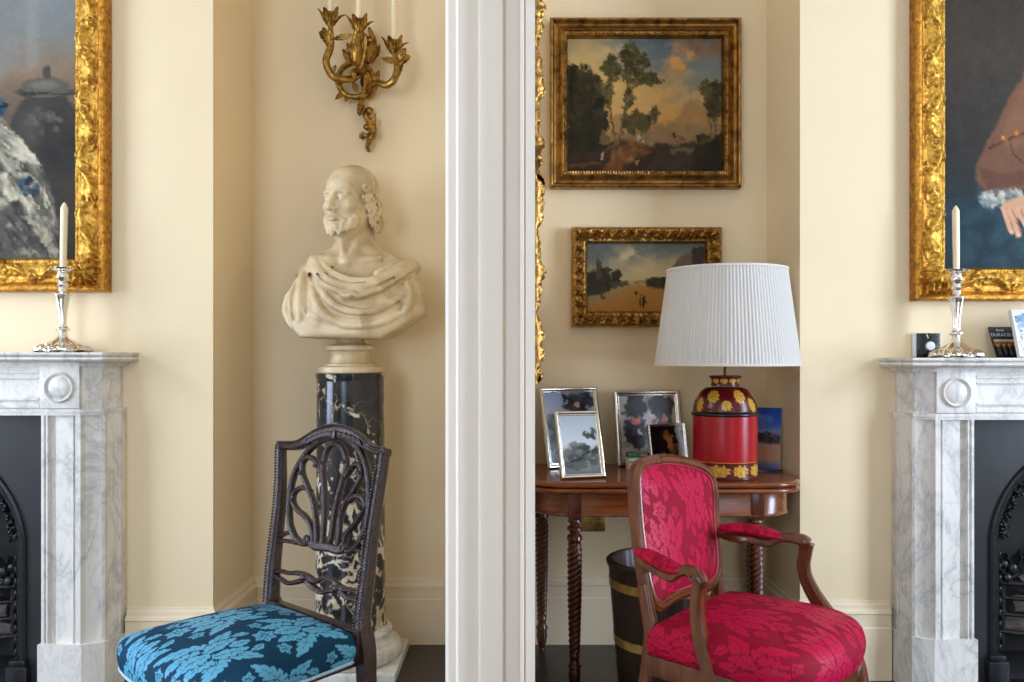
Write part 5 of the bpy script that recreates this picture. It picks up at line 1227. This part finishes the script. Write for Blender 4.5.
# ------------------------------------------------------------------ tea canister lamp
lx, ly = (725-CX)*3.02/F, 3.02
r = thing('table_lamp', 'red toleware canister lamp with gilt leaves and a wide pleated white shade', 'lamp', (lx, ly, th_))
S = F/ly; zz = lambda py: H-(py-CY)/S
hb = th_; R0 = 32/S
prof = [(R0*.97, 0), (R0*1.01, .003), (R0*1.01, .009), (R0*.985, .012), (R0*.985, .058), (R0*.99, .061)]
ztop = zz(413.5)-hb
prof += [(R0*.985, .064), (R0*.985, ztop-.006)]
body = dense(prof[:6], 40).tolist()+[[R0*.985, .0612], [R0*.985, .0625]]+dense(prof[6:], 8).tolist()
hh = zz(376)-hb
sh_ = [(R0*1.02, ztop-.004), (R0*1.035, ztop), (R0*1.02, ztop+.006), (R0*.985, ztop+.008)]+[(R0*(.44+.535*math.cos(a)), ztop+.010+(hh-.040-ztop-.010)*math.sin(a)) for a in np.linspace(.05, PI/2, 34)]
nk = [(R0*.44, hh-.036), (R0*.43, hh-.030), (R0*.45, hh-.008), (R0*.50, hh-.003), (R0*.50, hh), (R0*.42, hh+.002), (.0005, hh+.003)]
n_ = 220
def gilded(pr, motifs, base, goldc, rims=()):
    th = np.linspace(0, 2*PI, n_, endpoint=False); rows = np.asarray(pr); s_ = np.concatenate([[0], np.cumsum(np.hypot(*np.diff(rows, axis=0).T))])
    U = np.broadcast_to(th[None]*R0, (len(rows), n_)); Vv = np.broadcast_to(s_[:, None], U.shape)
    C = np.zeros(U.shape+(3,))+np.array(base)
    C *= (1+.10*fbm(U*40, Vv*40, 0)[..., None])
    for cu_, cv_, ru, rv, rot in motifs:
        du = (U-cu_+PI*R0) % (2*PI*R0)-PI*R0; dv = Vv-cv_; c, n = math.cos(rot), math.sin(rot); a, b = (du*c+dv*n)/ru, (-du*n+dv*c)/rv
        t_ = np.arctan2(b, a); d = np.hypot(a, b)*(1+.10*np.cos(9*t_)); m = d < 1
        k = (.5+.5*np.cos(d*15))*.45+.55*(np.abs(np.sin(4*t_)) > .3); g = np.array(goldc)*(.55+.5*k[..., None])
        C = np.where(m[..., None], g, C)
    for a, b, col in rims: C = np.where(((Vv >= a) & (Vv <= b))[..., None], np.array(col), C)
    return C
mot = lambda a0, v, ru, rv, k=1.0, n=9: [(2*PI*R0*i/n+a0, v, ru*(1-.25*(i % 2)), rv, 0) for i in range(n)]
red, dred, gold_ = (158, 4, 20), (80, 18, 14), (214, 160, 56)
mb = MB(); bd = np.array(body); C = gilded(bd, mot(.01, .036, .040, .0195), dred, gold_)
nb = 42; C[nb:] = gilded(bd[nb:], [], red, gold_); C[:7] = np.array((120, 70, 30)); C[nb-3:nb] = np.array((196, 120, 40))
mb.lathe(bd, (lx, ly, hb), n_, at=lin(np.clip(C, 0, 255))); body_o = mb.build('canister', M['toleattr'], r, ang=60, attr='Col')
mb = MB(); sd_ = np.array(sh_); C = gilded(sd_, [(R0*2*PI*i/13+.02, (.042 if i % 2 else .078), .018 if i % 2 else .024, .028 if i % 3 else .018, .6*(i % 3)-.6) for i in range(13)], (86, 14, 14), gold_); C[:4] = np.array((30, 16, 14))
mb.lathe(sd_, (lx, ly, hb), n_, at=lin(np.clip(C, 0, 255))); mb.build('shoulder', M['toleattr'], r, ang=60, attr='Col')
mb = MB(); nd = dense(nk, 24); C = gilded(nd, [(R0*2*PI*i/10, .020, .030, .009, 0) for i in range(10)], (86, 16, 14), gold_); C[-8:] = np.array((120, 70, 34))
mb.lathe(nd, (lx, ly, hb), n_, at=lin(np.clip(C, 0, 255))); mb.build('neck', M['toleattr'], r, ang=60, attr='Col')
z0, z1 = zz(364.5), zz(270.5)
mb = MB(); mb.lathe([(.007, hb+hh), (.0045, hb+hh+.004), (.0045, z0+.09), (.010, z0+.092), (.010, z0+.11), (.014, z0+.112), (.014, z0+.16), (.0001, z0+.162)], (lx, ly, 0), 16)
rt_, rb_ = 58.5/S, 70.8/S
for k in range(3):
    a = k*2*PI/3+.4; mb.tube([V(lx, ly, z0+.11), V(lx+rt_*.97*math.cos(a), ly+rt_*.97*math.sin(a), z1-.012)], .0018, 6)
mb.build('lamp_stem', M['brass'], r)
cx_ = (726.6-CX)/S; npl = 118; m_ = npl*6; t_ = np.linspace(0, 2*PI, m_, endpoint=False)
w_ = np.abs(((t_*npl/(2*PI)) % 1)*2-1)*.0042+.0012*np.sin(t_*17)
mb = MB(); rows = []
for u in np.linspace(0, 1, 9): rr = rb_+(rt_-rb_)*u+w_*(1-.25*u)-.003; rows.append(np.stack([cx_+rr*np.cos(t_), ly+rr*np.sin(t_), z0+(z1-z0)*u+0*t_], -1))
mb.grid(np.array(rows), closed_v=True, flip=True); o = sub(mb.build('lamp_shade', M['shade'], r, ang=180), r)
for nm, q, z in (('lower_rim', rb_, z0), ('upper_rim', rt_, z1)):
    mb = MB(); mb.lathe([(q-.004, z-.004), (q+.0035, z-.004), (q+.0035, z+.004), (q-.004, z+.004), (q-.004, z-.004)], (cx_, ly, 0), 96); mb.build(nm, M['shade'], o)
mb = MB(); p = cr([V(lx+.08, ly+.08, th_+.012), V(lx+.12, ly+.09, th_+.010), V(.93, 3.125, th_+.004), V(.985, 3.14, th_+.005), V(.998, 3.16, th_+.004)], 8); mb.tube(p, .003, 7); mb.build('flex', M['cable'], r)
Canvas.BS = .18
# ------------------------------------------------------------------ framed photographs
def standing(name, label, TL, TR, BL, BR, cv, w, mat, lean, hz=None, group='framed photographs on the card table', cat='photo frame', depth=.012, zb=th_, strut=True, cm='photo', yd=None):
    """frame standing on a surface of height zb, leaning back; corners are where its outline meets the eye"""
    bl, br = (on_height(*BL, zb+.001), on_height(*BR, zb+.001)) if yd is None else [V((q[0]-CX)*yd/F, yd, zb+.001) for q in (BL, BR)]
    d = unit(br-bl); back = V(-d[1], d[0], 0); back = back if back[1] > 0 else -back
    pl = unit(np.cross(d, unit(V(0, 0, 1)*math.cos(lean)+back*math.sin(lean))))
    tl, tr = on_plane(*TL, bl, pl), on_plane(*TR, bl, pl)
    W = np.linalg.norm(br-bl); hgt = (np.linalg.norm(tl-bl)+np.linalg.norm(tr-br))/2
    upv = unit(V(0, 0, 1)*math.cos(lean)+back*math.sin(lean)); tl, tr = bl+upv*hgt, br+upv*hgt
    if cv is not None and cm == 'photo': cv.warp(4.5, 7, 3); cv.warp(2.2, 2.5, 8)
    q = (tl, tr, br, bl); r = thing(name, label, cat, (bl+br)/2, group)
    if w:
        prof = [(0, -depth*.5), (0, depth*.5), (w*.12, depth*.9), (w*.3, depth), (w*.62, depth*.8), (w*.72, depth*.45), (w*.85, depth*.5), (w, depth*.25)]
        frame_mb(*q, dense(prof, 16)).build('frame', mat, r, ang=60)
        picture('photograph', cv, *inset(q, w-.0015, depth*.2), M[cm], r)
        slab_mb(q, .001, -depth*.5-.003, -depth*.5+.003).build('backing', M['velvet'], r, smooth=False)
    else:
        picture('printed_face', cv, *inset(q, .0, .0012), M[cm], r); slab_mb(q, 0, -.0035, .0005).build('board', mat, r, smooth=False)
    if strut:
        m = (tl+tr)/2*.62+(bl+br)/2*.38-bn_(q)*(depth*.5+.002); foot = (bl+br)/2+back*(hgt*.62*math.sin(lean)+hgt*.30); foot[2] = zb+.001
        mb = MB(); s = d*.022
        mb.add([m-s, m+s, foot+s*1.2, foot-s*1.2, m-s+back*.004, m+s+back*.004, foot+s*1.2+back*.004, foot-s*1.2+back*.004], [(0, 1, 2, 3), (7, 6, 5, 4), (0, 4, 5, 1), (1, 5, 6, 2), (2, 6, 7, 3), (3, 7, 4, 0)]); mb.build('easel_strut', M['velvet'], r, smooth=False)
    return r, q
def bn_(q): return unit(np.cross(q[3]-q[0], q[1]-q[0]))
def photo(w, h, seed, sky, cols, tint, dens=60):
    cv = Canvas(0, 0, w, h, int(w), int(h), sky); g = np.random.default_rng(seed)
    cv.blobs(w/2, h*.72, w*.6, h*.38, dens, w*.09, cols, .85, seed); return cv
cv = Canvas(0, 0, 60, 92, 100, 150, (176, 182, 204)); cv.vgrad([(0, (150, 160, 190)), (30, (186, 190, 206)), (92, (120, 122, 136))])
cv.blobs(44, 14, 16, 12, 40, 5, [(52, 50, 58), (74, 70, 76), (40, 38, 46)], .85, 2); cv.poly([(22, 2), (28, 2), (28, 13), (22, 13)], (44, 46, 64)); cv.blobs(26, 20, 6, 4, 8, 3, [(46, 44, 54)], .8, 3); cv.ell(38, 16, 3, 4, (196, 150, 150), 1, .4)
cv.blobs(20, 60, 26, 32, 60, 8, [(90, 90, 100), (150, 152, 164), (60, 60, 70)], .7, 4)
standing('photo_frame', 'large silver photo frame standing at the back left of the table behind a smaller one', (537, 389.5), (594.5, 386), (548, 469), (605.5, 465), cv, .020, M['silverframe'], .24)
cv = Canvas(0, 0, 60, 92, 100, 150, (184, 192, 198)); cv.vgrad([(0, (170, 180, 188)), (45, (200, 204, 206)), (60, (150, 152, 150)), (92, (104, 106, 104))])
cv.blobs(30, 66, 32, 16, 110, 6, [(74, 76, 74), (100, 102, 98), (54, 56, 54), (130, 132, 128)], .8, 5); cv.blobs(50, 30, 11, 6, 24, 4, [(50, 52, 52), (80, 82, 80)], .85, 6); cv.ell(46, 26, 5, 3, (210, 212, 214), .8, .5); cv.line([(14, 72), (30, 66), (40, 58), (54, 54)], 2.6, (40, 42, 42), .9); cv.blobs(22, 52, 8, 9, 20, 4, [(126, 128, 124), (90, 92, 88)], .8, 7); cv.blobs(38, 50, 6, 5, 14, 3, [(60, 62, 60)], .8, 8)
standing('photo_frame', 'silver frame with a grey landscape photograph, front and leftmost on the table', (548.5, 412.5), (592, 411), (561, 479.5), (605.5, 477.5), cv, .017, M['silverframe'], .30)
cv = Canvas(0, 0, 58, 64, 130, 144, (186, 176, 168)); g = np.random.default_rng(1)
cv.blobs(30, 34, 34, 36, 150, 4, [(196, 184, 174), (164, 152, 146), (210, 202, 194), (140, 130, 126)], .8, 9)
cv.blobs(17, 10, 10, 9, 60, 4, [(70, 68, 70), (58, 56, 58)], .9, 10); cv.blobs(44, 12, 11, 12, 70, 4, [(62, 62, 60), (50, 54, 50), (78, 76, 74)], .9, 11); cv.blobs(16, 38, 10, 14, 60, 4, [(66, 62, 66), (88, 82, 84), (52, 50, 54)], .85, 12); cv.blobs(46, 34, 8, 10, 40, 3.5, [(60, 58, 62), (90, 86, 86)], .85, 13); cv.blobs(30, 56, 12, 6, 30, 3, [(62, 58, 58), (110, 102, 98)], .7, 14)
for x, y in ((14, 25), (17, 24), (45, 22), (46, 25)): cv.ell(x, y, 3.2, 3, (214, 128, 114), .95, .4)
cv.ell(20, 36, 2.4, 5, (206, 208, 216), .9, .5); cv.ell(34, 25, 3, 4, (110, 84, 78), .8, .5)
standing('photo_frame', 'large square silver frame with a photograph of figures, standing against the alcove wall', (615.5, 390.5), (683, 390.5), (617.5, 466.5), (683.5, 463.5), cv, .023, M['silverframe'], .14)
cv = Canvas(0, 0, 36, 36, 84, 84, (14, 12, 13)); cv.poly([(28, 0), (36, 0), (36, 36), (26, 36)], (168, 164, 158)); cv.blobs(20, 13, 4, 7, 20, 2.2, [(170, 104, 50), (140, 84, 44), (196, 130, 70)], .9, 3); cv.poly([(17, 7), (20, 10), (24, 7), (23, 16), (18, 18)], (178, 112, 56)); cv.blobs(13, 25, 3.6, 2, 10, 1.6, [(220, 196, 190), (186, 140, 130)], .9, 4); cv.blobs(8, 14, 7, 10, 16, 3, [(30, 24, 34), (36, 28, 28)], .7, 5); cv.blobs(23, 20, 4, 3, 8, 2, [(120, 78, 48)], .8, 6)
standing('photo_frame', 'small dark photograph in a thin silver frame beside the red lamp', (657, 424), (692, 425), (652, 472), (688.5, 469), cv, .010, M['silverframe'], .16, depth=.008)
cv = Canvas(0, 0, 27, 62, 60, 130, (40, 80, 160)); cv.vgrad([(0, (20, 64, 160)), (16, (46, 88, 178)), (24, (120, 132, 168)), (34, (70, 70, 84)), (38, (180, 140, 110)), (52, (186, 134, 104)), (62, (58, 88, 160))])
cv.blobs(13, 30, 14, 5, 60, 2, [(40, 36, 44), (66, 58, 66), (110, 100, 104)], .85, 3); cv.blobs(8, 12, 9, 4, 14, 4, [(80, 120, 196), (100, 130, 190)], .5, 4); cv.ell(3, 30, 6, 4, (24, 24, 30), .9, .4)
standing('postcard', 'blue picture card of sky and sand leaning at the right end of the table', (757, 407), (783, 408.5), (755, 468), (779.5, 470), cv, 0, M['paper'], .12, strut=False, cat='postcard', group=None, cm='card')
# small green and white box
c = on_height(641, 470, th_); d1 = unit(V(1, .12, 0)); Rz = np.column_stack([d1, V(-d1[1], d1[0], 0), V(0, 0, 1)])
r = thing('small_box', 'small white box with a green and red lid tucked behind the armchair back', 'box', (c[0], c[1], th_))
mb = MB(); mb.box(c+V(0, .0, .025), (.108, .045, .050), .002, Rz); mb.build('box_body', M['paper'], r)
mb = MB(); mb.box(c+V(0, 0, .0595), (.112, .049, .018), .003, Rz); o = sub(mb.build('lid', simple('green_lid', (.045, .16, .055), .45, 0, .4, 60, .05), r), r)
mb = MB(); mb.box(c+V(.01, 0, .0695)-Rz[:, 1]*.0, (.030, .020, .0015), 0, Rz); mb.box(c+V(.005, 0, .060)-Rz[:, 1]*.0252, (.026, .002, .008), 0, Rz); mb.build('lid_badge', simple('rosy_badge', (.55, .22, .14), .5), o)
mb = MB(); mb.box(c+V(-.0, 0, .034)-Rz[:, 1]*.0232, (.106, .0015, .005), 0, Rz); mb.build('green_band', simple('green_print', (.10, .28, .12), .5), r)
# brass double socket under the table
c = P(594.5, 522.5, ZA-.002); r = thing('wall_socket', 'brass wall socket below the table apron on the alcove wall', 'socket', c)
mb = MB(); mb.box(c+V(0, -.004, 0), (.088, .008, .072), .003); mb.build('face_plate', M['brass'], r)
for s in (-1, 1):
    mb = MB()
    for x, z, w, h in ((0, .007, .004, .009), (-.009, -.007, .008, .004), (.009, -.007, .008, .004)): mb.box(c+V(s*.022+x, -.0085, z+.006), (w, .003, h))
    mb.build('socket_hole', M['cable'], r)
    mb = MB(); mb.box(c+V(s*.012, -.010, .026), (.009, .005, .013), .002); mb.build('rocker_switch', M['brass'], r)
# coopered log bucket
by_ = 2.78; bxx = (662-CX)*by_/F; hk = .505
r = thing('log_bucket', 'tall dark coopered wooden bucket with brass hoops under the card table', 'bucket', (bxx, by_, 0))
RB = lambda z: .140+.040*(z/hk)
mb = MB(); n = 20*6; t_ = np.linspace(0, 2*PI, n, endpoint=False); gr = 1-.012*(np.abs(((t_*20/(2*PI)) % 1)-.5) > .44)
rows = [np.stack([bxx+q*gr*np.cos(t_), by_+q*gr*np.sin(t_), z+0*t_], -1) for q, z in [(RB(0)-.03, .012), (RB(0), 0), (RB(.1), .1), (RB(.25), .25), (RB(.4), .4), (RB(hk-.02), hk-.02), (RB(hk-.018)+.006, hk-.017), (RB(hk)+.006, hk-.004), (RB(hk), hk), (RB(hk)-.014, hk), (RB(hk)-.018, hk-.006), (RB(.3)-.020, .3), (RB(.05)-.02, .05), (.0005, .05)]]
mb.grid(np.array(rows), closed_v=True, flip=True); mb.build('staves', M['bucket'], r, ang=50)
for z in (.045, .245, .432):
    mb = MB(); mb.lathe([(RB(z-.014)-.002, z-.015), (RB(z-.014)+.003, z-.014), (RB(z+.014)+.003, z+.014), (RB(z+.014)-.002, z+.015)], (bxx, by_, 0), 72); mb.build('hoop', M['brass'], r)
# =================================================================== small things on the right mantel
zm = MH_R; yk = DR-.085
def kx(px, y=yk): return (px-CX)*y/F
s_ = F/yk
yk = 3.028; c = V((kx(915, yk)+kx(941, yk))/2-.003, yk+.001, zm)
r = thing('square_clock', 'small black glossy square clock with a round white dial on the right mantel', 'clock', c)
mb = MB(); Rz = np.eye(3); mb.box(c+V(-.003, .010, .0455), (.090, .018, .091), .005, Rz); mb.build('case', M['plastic'], r)
mb = MB(); mb.box(c+V(.004, -.0010, .0455), (.086, .006, .089), .0025, Rz); o = sub(mb.build('face', M['blackgloss'], r), r)
mb = MB(); th = np.linspace(0, 2*PI, 32, endpoint=False); cc = c+V(.0085, -.004, .043)
mb.grid(np.array([[cc+V(q*math.cos(a), -h, q*math.sin(a)) for a in th] for q, h in [(.0165, -.002), (.0165, .006), (.0145, .0085), (.0001, .009)]]), closed_v=True); mb.build('dial', M['plastic'], o)
mb = MB(); mb.tube([cc+V(-.012, .0, .044), cc+V(-.006, .0, .028)], .0015, 6); mb.build('hand', M['plastic'], o)
# battery pack leaning back
TL, TR, BL, BR = (990, 326), (1014, 326), (997.5, 357.5), (1021, 357.5)
r = thing('battery_pack', 'black and copper blister pack of batteries leaning on the right mantel behind the photo', 'battery pack', V(kx(1004, 2.985), 2.985, zm))
yb = 2.985; bl, br = V(kx(997.5, yb), yb, zm+.001), V(kx(1021, yb), yb, zm+.001); tl, tr = V(kx(990.5, yb+.03), yb+.045, zm+.113), V(kx(1014, yb+.03), yb+.045, zm+.113)
q = (tl, tr, br, bl); nn = bn_(q)
slab_mb(q, 0, -.006, 0).build('backing_card', M['cardboard'], r, smooth=False)
def strip(name, v0, v1, h0, h1, mat, u0=.04, u1=.96, par=None):
    f = lambda u, v: tl*(1-u)*(1-v)+tr*u*(1-v)+br*u*v+bl*(1-u)*v
    qq = (f(u0, v0), f(u1, v0), f(u1, v1), f(u0, v1)); return slab_mb(qq, 0, h0, h1).build(name, mat, par or r, smooth=False)
strip('copper_band', .40, .62, 0, .0012, M['copper']); strip('cream_band', .42, .49, .0012, .0018, simple('cream_print', (.62, .50, .36), .5), .06, .94)
f = lambda u, v: tl*(1-u)*(1-v)+tr*u*(1-v)+br*u*v+bl*(1-u)*v
for k in range(4):
    u = .14+.24*k; mb = MB(); a, b = f(u, .56)+nn*.006, f(u, .95)+nn*.006
    ax = unit(b-a); mb.tube([a, a+ax*.004, a+ax*.0041, b], [.003, .003, .0068, .0068], 14); bt = sub(mb.build('battery', M['cardboard'], r), r)
    mb = MB(); mb.tube([a+ax*.004, a+ax*.014], .0070, 14); mb.build('copper_top', M['copper'], bt)
def text_mesh(name, s, org, ux, uy, size, mat, parent):
    cu_ = bpy.data.curves.new(name, 'FONT'); cu_.body = s; cu_.size = 1; cu_.extrude = .02; cu_.align_x = 'CENTER'; cu_.align_y = 'CENTER'
    o = bpy.data.objects.new(name, cu_); COL.objects.link(o); dg = bpy.context.evaluated_depsgraph_get()
    me = bpy.data.meshes.new_from_object(o.evaluated_get(dg)); bpy.data.objects.remove(o); bpy.data.curves.remove(cu_)
    v = np.empty(len(me.vertices)*3); me.vertices.foreach_get('co', v); v = v.reshape(-1, 3)
    nz_ = np.cross(ux, uy); w = org+v[:, :1]*size*ux+v[:, 1:2]*size*uy+v[:, 2:]*size*nz_
    mb = MB(); mb.add(w, [list(p.vertices) for p in me.polygons]); bpy.data.meshes.remove(me)
    return mb.build(name, mat, parent, smooth=False)
ux = unit(tr-tl); uy = unit(tl-bl); 
text_mesh('wordmark', 'DURACELL', f(.5, .27)+nn*.0012, ux, uy, .0175, M['plastic'], r)
text_mesh('small_wordmark', 'PLUS', f(.45, .12)+nn*.0012, ux, uy, .013, M['plastic'], r)
# white framed print at the right edge
cv = Canvas(0, 0, 60, 80, 120, 160, (226, 228, 230)); cv.vgrad([(0, (206, 216, 224)), (80, (232, 232, 230))]); cv.blobs(16, 16, 14, 14, 40, 5, [(120, 150, 176), (170, 190, 206), (84, 110, 140)], .7, 3); cv.blobs(34, 44, 22, 26, 60, 5, [(196, 204, 210), (150, 166, 180), (226, 230, 232)], .6, 4)
for a in ([(4, 4), (4, 76), (56, 76), (56, 4), (4, 4)],): cv.line(a, 1.2, (90, 96, 104), .8)
standing('photo_frame', 'white mounted picture in a dark edged frame at the right end of the right mantel', (1005, 311.5), (1062, 309), (1018, 357), (1076, 357), cv, .012, M['paper'], .30, zb=zm, group=None, depth=.010, yd=2.90)
# =================================================================== light, camera
def area(name, loc, rot, sx, sy, e, c):
    l = bpy.data.lights.new(name, 'AREA'); l.shape = 'RECTANGLE'; l.size = sx; l.size_y = sy; l.energy = e; l.color = c
    o = bpy.data.objects.new(name, l); COL.objects.link(o); o.location = loc; o.rotation_euler = rot; return o
ym, yr = sum(SW)/2, sum(SR)/2
area('daylight_left_window', (XL-.25, ym, 1.65), (0, -PI/2, 0), 2.2, SW[1]-SW[0], 270, (.63, .77, 1.0))
area('daylight_right_window', (XR+.25, yr, 1.65), (0, PI/2, 0), 2.2, SR[1]-SR[0], 400, (.62, .77, 1.0))
for x, e in ((-1.9, 175), (1.9, 56)):
    area('front_fill_light', (x, YF-.25, 1.65), (PI/2, 0, 0), 1.4, 2.2, e, (.61, .77, 1.0))  # soft frontal fill for brightness, added outside the front openings
W = bpy.data.worlds.new('World'); SC.world = W; W.use_nodes = True
W.node_tree.nodes['Background'].inputs[0].default_value = (.75, .86, 1, 1); W.node_tree.nodes['Background'].inputs[1].default_value = 1.0
cam = bpy.data.cameras.new('Camera'); co = bpy.data.objects.new('Camera', cam); COL.objects.link(co)
co.location = (0, 0, H); co.rotation_euler = (PI/2, 0, 0); cam.sensor_width = 36; cam.lens = F/1024*36
cam.shift_x = -(CX-512)/1024; cam.shift_y = (CY-341)/1024; cam.clip_start = .05
SC.camera = co
SC.view_settings.view_transform = 'Standard'; SC.view_settings.look = 'None'; SC.view_settings.gamma = 1; SC.view_settings.use_curve_mapping = False
SC.view_settings.exposure = -0.74
for o in ROOTS:
    if '_w' in o: del o['_w']
